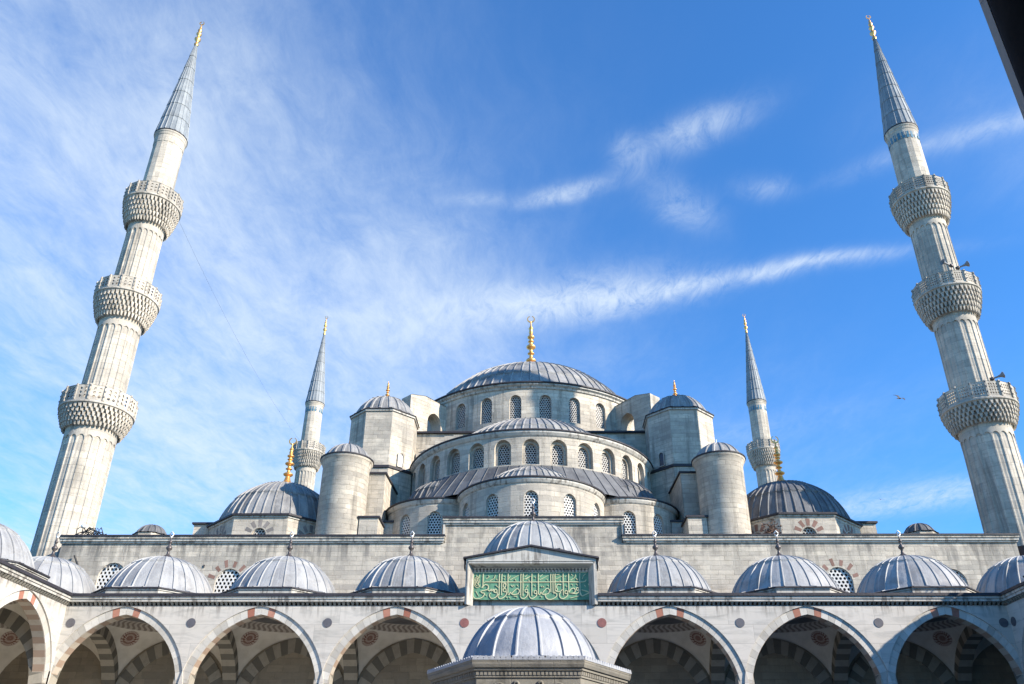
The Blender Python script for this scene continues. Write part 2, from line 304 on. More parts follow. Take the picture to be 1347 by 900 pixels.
# ------------------------------------------------------------------ mesh builder
class MB:
    def __init__(s): s.v=[]; s.f=[]; s.m=[]; s.t=[]; s.uv=[]; s.sm=[]
    def vert(s, p): s.v.append((p[0], p[1], p[2])); return len(s.v)-1
    def face(s, idx, mat=0, tint=0.5, uv=None, smooth=False):
        s.f.append(tuple(idx)); s.m.append(mat); s.t.append(tint); s.uv.append(uv); s.sm.append(smooth)
    def poly(s, pts, mat=0, tint=0.5, uv=None, smooth=False):
        s.face([s.vert(p) for p in pts], mat, tint, uv, smooth)
    def box(s, x0, x1, y0, y1, z0, z1, mat=0, tint=0.5):
        v = [s.vert(p) for p in ((x0,y0,z0),(x1,y0,z0),(x1,y1,z0),(x0,y1,z0),(x0,y0,z1),(x1,y0,z1),(x1,y1,z1),(x0,y1,z1))]
        for q in ((0,3,2,1),(4,5,6,7),(0,1,5,4),(1,2,6,5),(2,3,7,6),(3,0,4,7)): s.face([v[i] for i in q], mat, tint)
    def prism(s, poly, z0, z1, mat=0, tint=0.5, cap=True):
        n = len(poly); a = [s.vert((p[0], p[1], z0)) for p in poly]; b = [s.vert((p[0], p[1], z1)) for p in poly]
        for i in range(n): j = (i+1) % n; s.face((a[i], a[j], b[j], b[i]), mat, tint)
        if cap: s.face(b, mat, tint); s.face(a[::-1], mat, tint)
    def lathe(s, prof, n=32, mat=0, tint=None, smooth=True, a0=0.0, a1=2*pi, cx=0, cy=0, rot=0.0, close=None):
        full = abs(a1-a0-2*pi) < 1e-6; m = n if full else n+1
        rows = [[s.vert((cx+r*cos(rot+a0+(a1-a0)*i/n), cy+r*sin(rot+a0+(a1-a0)*i/n), z)) for i in range(m)] for r, z in prof]
        rm = max(p[0] for p in prof)
        for k in range(len(prof)-1):
            for i in range(n):
                j = (i+1) % m
                u0, u1 = (a1-a0)*i/n*rm, (a1-a0)*(i+1)/n*rm
                z0, z1 = prof[k][1], prof[k+1][1]
                s.face((rows[k][i], rows[k][j], rows[k+1][j], rows[k+1][i]), mat, 0.5 if tint is None else tint(i, k), ((u0,z0),(u1,z0),(u1,z1),(u0,z1)), smooth)
    def tube(s, pts, r, n=8, mat=0, tint=0.5, taper=None):
        rows = []
        for i, p in enumerate(pts):
            p = Vector(p); d = (Vector(pts[min(i+1, len(pts)-1)]) - Vector(pts[max(i-1, 0)])).normalized()
            a = d.cross(Vector((0,0,1)))
            if a.length < 1e-3: a = d.cross(Vector((1,0,0)))
            a.normalize(); b = d.cross(a); rr = r if taper is None else taper[i]
            rows.append([s.vert(p + rr*(cos(2*pi*k/n)*a + sin(2*pi*k/n)*b)) for k in range(n)])
        for i in range(len(rows)-1):
            for k in range(n): s.face((rows[i][k], rows[i][(k+1)%n], rows[i+1][(k+1)%n], rows[i+1][k]), mat, tint, None, True)
        s.face(rows[0], mat, tint); s.face(rows[-1][::-1], mat, tint)
    def mesh(s, name, mats):
        me = bpy.data.meshes.new(name); me.from_pydata(s.v, [], s.f)
        for k in mats: me.materials.append(MAT[k])
        me.polygons.foreach_set('material_index', s.m); me.polygons.foreach_set('use_smooth', s.sm)
        at = me.attributes.new('tint', 'FLOAT', 'FACE'); at.data.foreach_set('value', [float(x) for x in s.t])
        uvl = me.uv_layers.new(name='UVMap'); flat = []
        for p, uv in zip(me.polygons, s.uv):
            if uv is None:
                n = p.normal
                if abs(n.z) > 0.75: uv = [(s.v[i][0], s.v[i][1]) for i in p.vertices]
                else:
                    l = sqrt(n.x*n.x+n.y*n.y) or 1; tx, ty = -n.y/l, n.x/l
                    uv = [(s.v[i][0]*tx+s.v[i][1]*ty, s.v[i][2]) for i in p.vertices]
            for q in uv: flat += [q[0], q[1]]
        uvl.data.foreach_set('uv', flat)
        me.update(); return me
    def build(s, name, mats, parent=None, loc=(0,0,0), rz=0.0):
        return link(name, s.mesh(name, mats if isinstance(mats, (list, tuple)) else [mats]), parent, loc, rz)
def link(name, me, parent=None, loc=(0,0,0), rz=0.0):
    o = bpy.data.objects.new(name, me); COL.objects.link(o); o.parent = parent; o.location = loc; o.rotation_euler = (0,0,rz); return o
def thing(name, label, cat, loc=(0,0,0), rz=0.0, group=None):
    o = link(name, None, None, loc, rz); o.empty_display_size = 0.5; return tag(o, label, cat, group)
def tag(o, label, cat, group=None):
    o['label'] = label; o['category'] = cat
    if group: o['group'] = group
    return o

# ------------------------------------------------------------------ shape tools
def pointed(hs, h, n, cx=0.0, z0=0.0):
    """two-centred arch, right springing -> apex -> left springing"""
    R = (hs*hs+h*h)/(2*hs); c = R-hs; a = atan2(h, c)
    rt = [(cx-c+R*cos(a*i/n), z0+R*sin(a*i/n)) for i in range(n+1)]
    return rt + [(2*cx-x, z) for x, z in rt[-2::-1]]
def round_arch(hs, rise, n, cx=0.0, z0=0.0):
    return [(cx+hs*cos(pi*i/n), z0+rise*sin(pi*i/n)) for i in range(n+1)]
def inside(p, poly):
    x, y = p; r = False; j = len(poly)-1
    for i in range(len(poly)):
        xi, yi = poly[i]; xj, yj = poly[j]
        if (yi > y) != (yj > y) and x < (xj-xi)*(y-yi)/(yj-yi)+xi: r = not r
        j = i
    return r
def wall(mb, outer, holes, mapf, depth, step=None, mat=0, smooth=False, rmat=None):
    """2D wall with openings -> 3D through mapf(u,z,d); openings get reveals"""
    vs=[]; es=[]
    def loop(L):
        b = len(vs); vs.extend(Vector(p) for p in L); es.extend((b+i, b+(i+1)%len(L)) for i in range(len(L)))
    if step:
        o2=[]
        for i in range(len(outer)):
            a, b = Vector(outer[i]), Vector(outer[(i+1)%len(outer)]); k = max(1, int(abs(b.x-a.x)/step+0.5))
            o2 += [tuple(a.lerp(b, t/k)) for t in range(k)]
        outer = o2
    loop(outer)
    for h in holes: loop(h)
    V, E, F, *_ = delaunay_2d_cdt(vs, es, [], 0, 1e-5)
    idx = [mb.vert(mapf(p.x, p.y, 0)) for p in V]
    for f in F:
        c = ((V[f[0]].x+V[f[1]].x+V[f[2]].x)/3, (V[f[0]].y+V[f[1]].y+V[f[2]].y)/3)
        if not inside(c, outer) or any(inside(c, h) for h in holes): continue
        if (V[f[1]]-V[f[0]]).cross(V[f[2]]-V[f[0]]) < 0: f = f[::-1]
        mb.face([idx[i] for i in f], mat, 0.5, [(V[i].x, V[i].y) for i in f], smooth)
    for h in holes:
        a = [mb.vert(mapf(p[0], p[1], 0)) for p in h]; b = [mb.vert(mapf(p[0], p[1], depth)) for p in h]; L = 0
        for i in range(len(h)):
            j = (i+1) % len(h); l = sqrt((h[i][0]-h[j][0])**2+(h[i][1]-h[j][1])**2)
            mb.face((a[j], a[i], b[i], b[j]), mat if rmat is None else rmat, 0.5, ((L+l,0),(L,0),(L,depth),(L+l,depth)), False); L += l
def winloop(cx, z0, wd, ht, n=7, pt=True):
    hs = wd/2; sp = z0+ht-hs*1.05
    arc = pointed(hs, hs*1.05, n//2+1, cx, sp) if pt else round_arch(hs, hs, n, cx, sp)
    return [(cx-hs, z0), (cx+hs, z0)] + arc
GR = {}
def grille_mesh(wd, ht, cell, key='lattice', hole=0.72):
    """stone lattice with round holes before dark glass, arched top; local x across, z up, y = into the wall"""
    k = (wd, ht, cell, key)
    if k in GR: return GR[k]
    mb = MB(); L = winloop(0, 0, wd+0.06, ht+0.03, 8); hs = wd/2
    nr = int(ht/(cell*0.866))+2; nc = int(wd/cell)+2; ha = cell/sqrt(3)
    for r in range(nr):
        for c in range(-nc, nc+1):
            x = (c+(0.5 if r % 2 else 0))*cell; z = cell*0.45+r*cell*0.866
            if not inside((x, z), winloop(0, -0.1, wd+0.3*cell, ht+0.1+0.15*cell, 8)): continue
            hexo = [(x+ha*cos(radians(30+60*i)), z+ha*sin(radians(30+60*i))) for i in range(6)]
            rr = cell*0.5*hole/0.62*0.66
            edge = abs(x) > hs-0.35*cell
            o = [mb.vert((p[0], 0, p[1])) for p in hexo]
            hi = [(x+rr*cos(radians(30*i)), z+rr*sin(radians(30*i))) for i in range(12)]
            a = [mb.vert((p[0], 0, p[1])) for p in hi]; b = [mb.vert((p[0], 0.07, p[1])) for p in hi]
            for i in range(6):
                q = (i+1) % 6; i0 = (1+2*i) % 12; i1 = (2+2*i) % 12; i2 = (3+2*i) % 12
                mb.face((o[i], o[q], a[i2], a[i1]), 0, 0.5); mb.face((o[i], a[i1], a[i0]), 0, 0.5)
            for i in range(12): j=(i+1)%12; mb.face((a[i], a[j], b[j], b[i]), 0, 0.5)
    # border strip along the opening
    Li = [(p[0]*(1-0.10/wd*1.2), 0.05+(p[1])*(1-0.11/ht)) for p in L]
    for i in range(len(L)):
        j = (i+1) % len(L)
        mb.poly([(L[i][0], -0.015, L[i][1]), (L[j][0], -0.015, L[j][1]), (Li[j][0], -0.015, Li[j][1]), (Li[i][0], -0.015, Li[i][1])], 0)
    mb.poly([(p[0], 0.13, p[1]) for p in L], 1)
    GR[k] = mb.mesh('window_grille', [key, 'glass_dark']); return GR[k]
def lead_dome(mb, r, z0, h, ng, bands, rib=0.05, ribw=0.10, a0=0.0, a1=2*pi, mat=0, cx=0, cy=0, eave=None, sub=2, steps=3, ripple=0.0, rmin=0.0, spread=1.0):
    """sheet lead cap: ng gores with raised seams, bands of lapped sheets; sphere cap of rim radius r, height h at z0.
       eave=(apothem, nsides, z, phase): lead sheet running out to a polygon edge"""
    R = (r*r+h*h)/(2*h); zc = z0+h-R; phi0 = math.asin(max(-1, min(1, (z0-zc)/R)))
    rows = []
    if eave:
        ap, ns, ze, ph = eave
        def ea(a): 
            d = (a-ph+pi/ns) % (2*pi/ns) - pi/ns
            return ap/cos(d)
    prof = []
    for b in range(bands):
        for k in range(steps+1):
            t = (b+k/steps)/bands; phi = phi0+(pi/2-phi0)*t; lip = 0.012+0.008*r/3*(k/steps)
            lip = 0.045*(1-k/steps)**2*min(1.0, r/4+0.25)+0.004
            if b == bands-1 and k == steps: phi = pi/2-0.03
            prof.append(((R+lip)*cos(phi), zc+(R+lip)*sin(phi), b))
    da = (a1-a0)/ng; cols = []
    for g in range(ng):
        hw = ribw/2/r
        cols += [(g, -hw, 0.0), (g, -hw*0.55, 1.0), (g, hw*0.55, 1.0), (g, hw, 0.0)]
        eb = min(0.03/r, da*0.1)
        cols.append((g, hw+eb, 0.0))
        for k in range(1, sub+1): cols.append((g, hw+eb+(da-2*hw-2*eb)*k/(sub+1), -ripple))
        cols.append((g, da-hw-eb, 0.0))
    full = abs(a1-a0-2*pi) < 1e-6
    if not full: cols += [(ng, -hw, 0.0), (ng, -hw*0.55, 1.0), (ng, hw*0.55, 1.0), (ng, hw, 0.0)]
    tn = [[random.random() for _ in range(bands+1)] for _ in range(ng+1)]
    grid = []
    if eave:
        grid.append([mb.vert((cx+ea(a0+g*da+d)*cos(a0+g*da+d), cy+ea(a0+g*da+d)*sin(a0+g*da+d), ze+rib*up*0.5)) for g, d, up in cols])
    for (rr, z, b) in prof:
        row = []
        for g, d, up in cols:
            fade = max(0.25, min(1.0, rr/r*1.3))
            fr_ = min(3.0, 1.0/max(rr/r, 0.30))
            dd = d*fr_ if abs(d) <= hw*1.001 else (hw+eb)*fr_ if abs(d-hw-eb) < 1e-6 else da-(hw+eb)*fr_ if abs(d-(da-hw-eb)) < 1e-6 else d
            a = a0+g*da+dd; e = rib*up*fade
            row.append(mb.vert((cx+(rr+e*rr/R)*cos(a), cy+(rr+e*rr/R)*sin(a), z+e*(z-zc)/R)))
        grid.append(row)
    nc = len(cols)
    for k in range(len(grid)-1):
        b = 0 if (eave and k == 0) else prof[k-(1 if eave else 0)][2]
        b2 = prof[min(k+1-(1 if eave else 0), len(prof)-1)][2]
        for i in range(nc if full else nc-1):
            j = (i+1) % nc; g, d, up = cols[i]
            isrib = up > 0.5 or cols[j][2] > 0.5
            t = tn[g % ng][b2]
            if isrib: t = 0.5*t+0.5
            mb.face((grid[k][i], grid[k][j], grid[k+1][j], grid[k+1][i]), mat, 0.5+(t-0.5)*spread, None, not isrib)
    top = [p for p in grid[-1]]
    if full: mb.face(top, mat, 0.5, None, False)
def ring_block(mb, prof, n, smooth=False, mat=0, **kw): mb.lathe(prof, n, mat, None, smooth, **kw)
def polyring(ap, n, ph): R = ap/cos(pi/n); return [(R*cos(ph+pi/n+2*pi*i/n), R*sin(ph+pi/n+2*pi*i/n)) for i in range(n)]
def voussoirs(mb, inn, out, y0, y1, pick, gap=0.004, mat=None):
    """arch blocks between two equal length outlines in XZ, from y0 back to y1"""
    n = len(inn)-1
    for i in range(n):
        t = pick(i, n); m = mat(i, n) if mat else 0
        a, b, c, d = inn[i], out[i], out[i+1], inn[i+1]
        g = gap
        def lp(p, q): return (p[0]+(q[0]-p[0])*g, p[1]+(q[1]-p[1])*g)
        a, b, c, d = lp(a, d), lp(b, c), lp(c, b), lp(d, a)
        P0 = [mb.vert((p[0], y0, p[1])) for p in (a, b, c, d)]; P1 = [mb.vert((p[0], y1, p[1])) for p in (a, b, c, d)]
        mb.face(P0, m, t); mb.face(P1[::-1], m, t)
        for k in range(4): q = (k+1) % 4; mb.face((P0[q], P0[k], P1[k], P1[q]), m, t)
def finial(mb, prof, n=14, mat=0, cx=0, cy=0): mb.lathe(prof, n, mat, None, True, cx=cx, cy=cy)
def crescent(mb, z, r, th=0.35, mat=0, depth=0.06):
    """upright crescent open to the top"""
    n = 16; o=[]; i_=[]
    for k in range(n+1):
        a = radians(-250+320*k/n)
        a = radians(110+320*k/n); o.append((r*cos(a), z+r+r*sin(a)))
        ri = r*0.74; i_.append((ri*cos(a), z+r*1.10+ri*sin(a)))
    for k in range(n):
        for y, fl in ((-depth/2, False), (depth/2, True)):
            q = [(o[k][0], y, o[k][1]), (o[k+1][0], y, o[k+1][1]), (i_[k+1][0], y, i_[k+1][1]), (i_[k][0], y, i_[k][1])]
            mb.poly(q[::-1] if fl else q, mat)
        for L in (o, i_):
            mb.poly([(L[k][0], -depth/2, L[k][1]), (L[k+1][0], -depth/2, L[k+1][1]), (L[k+1][0], depth/2, L[k+1][1]), (L[k][0], depth/2, L[k][1])], mat)
def gold_prof(H, rb):
    """Ottoman alem: flared foot, stacked bulbs"""
    p = [(rb, 0), (rb*0.62, 0.05*H), (rb*0.34, 0.13*H), (rb*0.26, 0.20*H)]
    def bulb(z, r, hh, neck): return [(neck, z-hh*0.5), (r*0.7, z-hh*0.34), (r, z-hh*0.1), (r, z+hh*0.1), (r*0.7, z+hh*0.34), (neck, z+hh*0.5)]
    for z, r, hh in ((0.27, 0.50, 0.10), (0.40, 0.34, 0.045), (0.52, 0.47, 0.09), (0.62, 0.30, 0.04), (0.70, 0.36, 0.075), (0.79, 0.22, 0.035), (0.86, 0.24, 0.05)):
        p += bulb(z*H, rb*r, hh*H, rb*0.17)
    return p + [(rb*0.07, 0.92*H), (rb*0.06, H)]

# ================================================================== GROUND
g = MB(); g.poly([(-900,-900,-0.02),(900,-900,-0.02),(900,1500,-0.02),(-900,1500,-0.02)]); o = g.build('ground', 'ground'); o['kind'] = 'structure'
g = MB(); g.poly([(-29.4,-6,0),(29.4,-6,0),(29.4,47.25,0),(-29.4,47.25,0)]); o = g.build('courtyard_paving', 'paving'); o['kind'] = 'structure'

# ================================================================== MINARETS
NF = 20
def minaret(name, label, loc, tiles):
    q_ = 0.885
    root = thing(name, label, 'minaret', loc, 0, 'minarets of the mosque')
    segs = [(0.0, 23.95, 1.88, 1.76, True), (25.0, 32.4, 1.60, 1.54, True), (34.0, 40.8, 1.46, 1.40, True), (42.5, 49.6, 1.34, 1.28, False)]
    for z0, z1, r0, r1, flut in segs:
        r0 *= q_; r1 *= q_
        mb = MB(); da = 2*pi/NF
        zt = z1-0.95
        # grooved shaft: recessed panels between fine rounded ribs, arched at the top
        cols = []
        for k in range(NF):
            a = k*da; wv_ = 0.038
            cols += [(a-wv_, 0.0), (a-wv_*0.6, 0.042), (a+wv_*0.6, 0.042), (a+wv_, 0.0), (a+wv_*2.2, -0.014), (a+da*0.5, -0.006), (a+da-wv_*2.2, -0.014)]
        nz = 2
        def rad(z): return r0+(r1-r0)*(z-z0)/(z1-z0)
        if not flut:
            mb.lathe([(r0, z0), (r1, z1-0.9)], 16, 0, None, False); mb.lathe([(r1, z1-0.9), (r1*1.02, z1-0.85), (r1*1.02, z1)], 32, 0, None, False)
        else:
            rows = []
            for z in (z0, zt+0.22):
                rows.append([mb.vert(((rad(z)-0.03+e)*cos(a), (rad(z)-0.03+e)*sin(a), z)) for a, e in cols])
            nc = len(cols)
            for i in range(nc):
                j = (i+1) % nc; ua = cols[i][0]*r0; ub = (cols[j][0]+(2*pi if j == 0 else 0))*r0
                mb.face((rows[0][i], rows[0][j], rows[1][j], rows[1][i]), 0, 0.5, ((ua,z0),(ub,z0),(ub,zt+.22),(ua,zt+.22)), False)
            # plain collar with scalloped (arched) lower edge
            for k in range(NF):
                a = k*da; pts = []
                for i in range(9):
                    t = i/8; ang = a+da*t; zz = zt-0.28+0.42*sqrt(max(0, 1-(2*t-1)**2))
                    pts.append((ang, zz))
                for i in range(8):
                    for (ro, ri) in ((rad(zt)+0.025, rad(zt)-0.08),):
                        q = [(ro*cos(pts[i][0]), ro*sin(pts[i][0]), pts[i][1]), (ro*cos(pts[i+1][0]), ro*sin(pts[i+1][0]), pts[i+1][1]),
                             (ro*cos(pts[i+1][0]), ro*sin(pts[i+1][0]), z1), (ro*cos(pts[i][0]), ro*sin(pts[i][0]), z1)]
                        mb.poly(q, 0, 0.5, [(pts[i][0]*r0, pts[i][1]), (pts[i+1][0]*r0, pts[i+1][1]), (pts[i+1][0]*r0, z1), (pts[i][0]*r0, z1)], True)
                        b = [(ri*cos(pts[i][0]), ri*sin(pts[i][0]), pts[i][1]), (ri*cos(pts[i+1][0]), ri*sin(pts[i+1][0]), pts[i+1][1])]
                        mb.poly([q[1], q[0], b[0], b[1]], 0)
        mb.build('shaft', 'stone_minaret', root)
    for zc, zs, zr, rs, rr in ((23.8, 25.12, 26.36, 1.55, 2.31), (32.25, 34.0, 35.12, 1.37, 2.15), (40.65, 42.62, 43.82, 1.25, 2.04)):
        b = MB()
        H = zs-zc; tiers = 5
        b.lathe([(rs*0.98, zc-0.12), (rs+0.06, zc)] + [(rs+(rr-rs)*0.86*(t/tiers)**0.55-0.05, zc+H*t/tiers) for t in range(1, tiers+1)], 48, 0, None, False)
        for t in range(tiers):
            n = 44; ra = rs+(rr-rs)*(0.12+0.88*t/tiers)**0.55; rb = rs+(rr-rs)*(0.12+0.88*(t+1)/tiers)**0.55-0.03; jt = random.uniform(-.01, .01)
            za = zc+H*t/tiers; zb = zc+H*(t+1)/tiers-0.02
            for k in range(n):
                a = 2*pi*(k+0.5*(t % 2))/n; wa = 2*pi/n*0.32; wb = 2*pi/n*0.46
                def P(r, an, z): return b.vert((r*cos(an), r*sin(an), z))
                zl = za-0.07+random.uniform(-0.03, 0.03)
                lo = [P(ra-0.08, a-wa*0.6, zl), P(ra-0.08, a+wa*0.6, zl), P(ra+0.06, a+wa*0.35, zl), P(ra+0.06, a-wa*0.35, zl)]
                mi = [P(ra-0.08, a-wa, za+H/tiers*0.45), P(ra-0.08, a+wa, za+H/tiers*0.45), P(ra+0.75*(rb-ra), a+wa*0.8, za+H/tiers*0.45), P(ra+0.75*(rb-ra), a-wa*0.8, za+H/tiers*0.45)]
                hi = [P(ra-0.08, a-wb, zb), P(ra-0.08, a+wb, zb), P(rb, a+wb, zb), P(rb, a-wb, zb)]
                for A, B in ((lo, mi), (mi, hi)):
                    for i in range(4): j = (i+1) % 4; b.face((A[i], B[i], B[j], A[j]))
                b.face(lo[::-1]); b.face(hi)
        bo = b.build('balcony', 'stone_carved', root)
        sb = MB()
        sb.lathe([(rs, zs-0.06), (rr-0.05, zs-0.06), (rr+0.05, zs), (rr+0.05, zs+0.10), (rr+0.0, zs+0.17), (rs, zs+0.17)], 48, 0, None, False)
        sb.build('floor_slab', 'stone_carved', bo)
        rl = MB(); np_ = 16; zb = zs+0.17
        for k in range(np_):
            a0 = 2*pi*(k+0.5)/np_; a1 = 2*pi*(k+1.5)/np_
            A = Vector((cos(a0), sin(a0), 0))*rr; B = Vector((cos(a1), sin(a1), 0))*rr
            L = (B-A).length; ux = (B-A)/L; nn = -Vector((cos((a0+a1)/2), sin((a0+a1)/2), 0))
            holes = []; hh = zr-zb
            cols_, rws = (2, 3) if tiles != 1 else (4, 4)
            for c in range(cols_):
                for rw in range(rws):
                    hx = L*(0.14+0.72*(c+0.5)/cols_); hz = zb+hh*(0.10+0.78*(rw+0.5)/rws); rx = L*0.72/cols_*0.30 if cols_ > 2 else L*0.105; rz = hh*0.78/rws*0.36
                    if tiles == 1: rx *= 1.0
                    holes.append([(hx+rx*cos(pi*q/4), hz+rz*sin(pi*q/4)) for q in range(8)])
            def mp(u, z, d): q = A+ux*u+nn*d; return (q.x, q.y, z)
            wall(rl, [(0, zb), (L, zb), (L, zr), (0, zr)], holes, mp, 0.10)
            def mi_(u, z, d): q = A+ux*u+nn*(0.10-d); return (q.x, q.y, z)
            wall(rl, [(0.02, zb), (L-0.02, zb), (L-0.02, zr), (0.02, zr)], holes, mi_, 0.0)
            rl.poly([mp(0,zr,-0.02), mp(L,zr,-0.02), mp(L,zr,0.14), mp(0,zr,0.14)])
            q = A*1.005
            rl.prism([(q.x+0.075*cos(t*pi/2+a0+pi/4), q.y+0.075*sin(t*pi/2+a0+pi/4)) for t in range(4)], zb, zr+0.05)
            for zz in (zb+0.25*hh, zb+0.6*hh, zb+0.92*hh):
                q2 = A*1.03; rl.prism([(q2.x+0.045*cos(t*pi/2), q2.y+0.045*sin(t*pi/2)) for t in range(4)], zz-0.05, zz+0.05, 1)
        rl.build('railing', ['stone_carved', 'grey_brick'], bo)
    r = MB(); r.lathe([(1.13, 49.35), (1.19, 49.45), (1.20, 49.62), (1.26, 49.72), (1.26, 49.82)], 48, 0, None, False); r.lathe([(1.26, 49.82), (1.29, 49.83), (1.29, 49.91), (1.21, 49.98)], 48, 1, None, False); r.build('spire_collar', ['stone_carved', 'lead_edge'], root)
    if tiles:
        tl = MB()
        for k in range(22):
            a = 2*pi*k/22; an = 2*pi/22*0.30; R1 = 1.145
            for z0, z1 in ((48.45, 49.1),):
                q = [((R1+0.012)*cos(a-an), (R1+0.012)*sin(a-an), z0), ((R1+0.012)*cos(a+an), (R1+0.012)*sin(a+an), z0), ((R1+0.012)*cos(a+an), (R1+0.012)*sin(a+an), z1), ((R1+0.012)*cos(a-an), (R1+0.012)*sin(a-an), z1)]
                tl.poly(q)
        tl.build('tile_band', 'tile_blue', root)
    sp = MB(); ng = 20; bands = 7
    tn = [[random.random() for _ in range(bands)] for _ in range(ng)]
    cols = []
    for k in range(ng):
        a = 2*pi*k/ng; cols += [(k, a-0.045, 0), (k, a-0.02, 1), (k, a+0.02, 1), (k, a+0.045, 0)]
    rows = []
    for bnd in range(bands):
        for e in (0, 1):
            t = (bnd+e)/bands; rr = 1.22+(0.10-1.22)*t+0.03*(1-e); z = 49.95+(60.85-49.95)*t
            rows.append((bnd, [sp.vert(((rr+0.045*up*(1-0.6*t))*cos(a), (rr+0.045*up*(1-0.6*t))*sin(a), z)) for k, a, up in cols]))
    for i in range(len(rows)-1):
        b0 = rows[i+1][0]
        for c in range(len(cols)):
            d = (c+1) % len(cols); isr = cols[c][2] or cols[d][2]
            sp.face((rows[i][1][c], rows[i][1][d], rows[i+1][1][d], rows[i+1][1][c]), 0, tn[cols[c][0]][b0]*(0.6 if not isr else 0.2)+(0.4 if isr else 0), None, False)
    sp.build('spire', 'lead_spire', root)
    f = MB(); H = 2.9
    f.lathe([(0.16, 60.75), (0.20, 60.95), (0.10, 61.1), (0.12, 61.3), (0.26, 61.5), (0.26, 61.62), (0.10, 61.85), (0.09, 62.0), (0.22, 62.15), (0.22, 62.27), (0.08, 62.45), (0.17, 62.62), (0.17, 62.72), (0.06, 62.9), (0.11, 63.05), (0.04, 63.2), (0.035, 63.45)], 12, 0, None, True)
    crescent(f, 63.4, 0.22)
    f.build('finial', 'gold', root)
    return root
MXL, MXR, MYF, MYR = -29.3, 29.69, 50.2, 99.7
minaret('minaret', 'near left minaret with three sunlit balconies, leaning in at the left edge', (MXL, MYF, 0), 0)
minaret('minaret', 'near right minaret, half in shade, with loudspeakers above its balcony rails', (MXR, MYF, 0), 1)
minaret('minaret', 'far small minaret showing one balcony behind the left corner dome', (MXL, MYR, 0), 2)
minaret('minaret', 'far small minaret showing one balcony behind the right corner dome', (MXR, MYR, 0), 2)

# ================================================================== PRAYER HALL
hall = thing('mosque', 'great domed stone mosque hall rising in tiers behind the arcaded portico', 'mosque', (0, 47.3, -0.05))
hall.scale = (1, 1, 1.0127)
HY = 47.3
def hp(name, mb, mats, x=0, y=0, z=0, parent=None, rz=0.0):
    """part at world x,y,z under the hall (or under a hall part placed at parent)"""
    return mb.build(name, mats, parent or hall, (x, y-HY, z) if parent is None else (x, y, z), rz)
def flat(u, z, d): return (u, d, z)
# front wall with its raised middle
mb = MB()
XL, XR, ZW, SX0, SX1, ZS = -27.62, 28.0, 15.35, -5.12, 5.25, 16.42
wins = []
def wl(cx, z0, wd, ht): return winloop(cx, z0, wd, ht, 8)
RW = [(-17.45, 12.15, 1.50, 1.75), (17.45, 12.2, 1.50, 1.75), (-24.25, 12.35, 1.6, 1.9), (23.9, 12.1, 1.5, 1.75)]
holes = [wl(*q) for q in RW]
wall(mb, [(XL, 0), (XR, 0), (XR, ZW), (SX1, ZW), (SX1, ZS), (SX0, ZS), (SX0, ZW), (XL, ZW)], holes, flat, 0.35)
for x0, x1, zt in ((XL, SX0, ZW), (SX0, SX1, ZS), (SX1, XR, ZW)):
    mb.box(x0, x1, 0.4, 1.4, zt-2.5, zt-0.02)
mb.poly([(XL,0,0),(XL,50,0),(XL,50,ZW),(XL,0,ZW)][::-1]); mb.poly([(XR,0,0),(XR,50,0),(XR,50,ZW),(XR,0,ZW)])
mb.poly([(SX0,0,ZW),(SX0,1.0,ZW),(SX0,1.0,ZS),(SX0,0,ZS)][::-1]); mb.poly([(SX1,0,ZW),(SX1,1.0,ZW),(SX1,1.0,ZS),(SX1,0,ZS)])
fw = hp('front_wall', mb, 'stone_hall', 0, HY, 0)
for i, q in enumerate(RW):
    gm = link('window_grille', grille_mesh(q[2], q[3], 0.235, 'lattice_white', 0.66), fw, (q[0], 0.12, q[1]))
    if i < 2:
        vb = MB()
        for k in range(6):
            a = radians(18+144*k/5); r0, r1 = 0.84, 1.17+0.08*(k%2); ha = 0.10
            c = (q[0], q[1]+q[3]-0.80)
            pts = [(c[0]+r*cos(a+s*ha*(0.86/r)), c[1]+r*sin(a+s*ha*(0.86/r))*1.05) for r, s in ((r0,-1),(r1,-1.2),(r1,1.2),(r0,1))]
            vb.poly([(p[0], -0.006, p[1]) for p in pts], 0, random.random())
        vb.build('arch_bricks', 'red_brick', fw)
# coping: pale moulding under a dark lead edge
cp = MB()
def coping(x0, x1, zt, ends=(True, True)):
    cp.box(x0-0.06, x1+0.06, -0.10, 0.8, zt, zt+0.10, 0)
    cp.box(x0-0.10, x1+0.10, -0.18, 0.8, zt+0.10, zt+0.24, 0)
    cp.box(x0-0.14, x1+0.14, -0.24, 1.2, zt+0.24, zt+0.36, 1)
    cp.box(x0-0.16, x1+0.16, -0.29, 1.2, zt+0.36, zt+0.45, 2)
coping(XL, SX0-0.12, ZW); coping(SX1+0.12, XR, ZW); coping(SX0+0.0, SX1, ZS)
for x, s in ((SX0, -1), (SX1, 1)):
    cp.box(min(x, x+0.12*s), max(x, x+0.12*s), -0.15, 0.7, ZW+0.46, ZS, 0)
    cp.box(min(x+0.122*s, x+0.17*s), max(x+0.122*s, x+0.17*s), -0.20, 0.7, ZW+0.46, ZS-0.01, 2)
cp.build('coping', ['marble_trim', 'stone_hall', 'lead_edge'], fw)
gt = MB()  # dark slant-fronted block at each end of the front wall
for xa, xb in ((XL-0.42, XL-0.004), (XR+0.004, XR+0.42)):
    gt.prism([(xa, 0.5), (xb, 0.02), (xb, 1.2), (xa, 1.4)], 12.0, ZW-0.15)
gt.build('wall_end_block', 'lead_edge', fw)
# row of small sockets low on the wall at the left
sk = MB()
for k in range(10): sk.box(-24.6+k*0.62, -24.52+k*0.62, -0.05, 0.02, 13.95, 14.10)
sk.build('iron_peg', 'dark_bronze', fw)
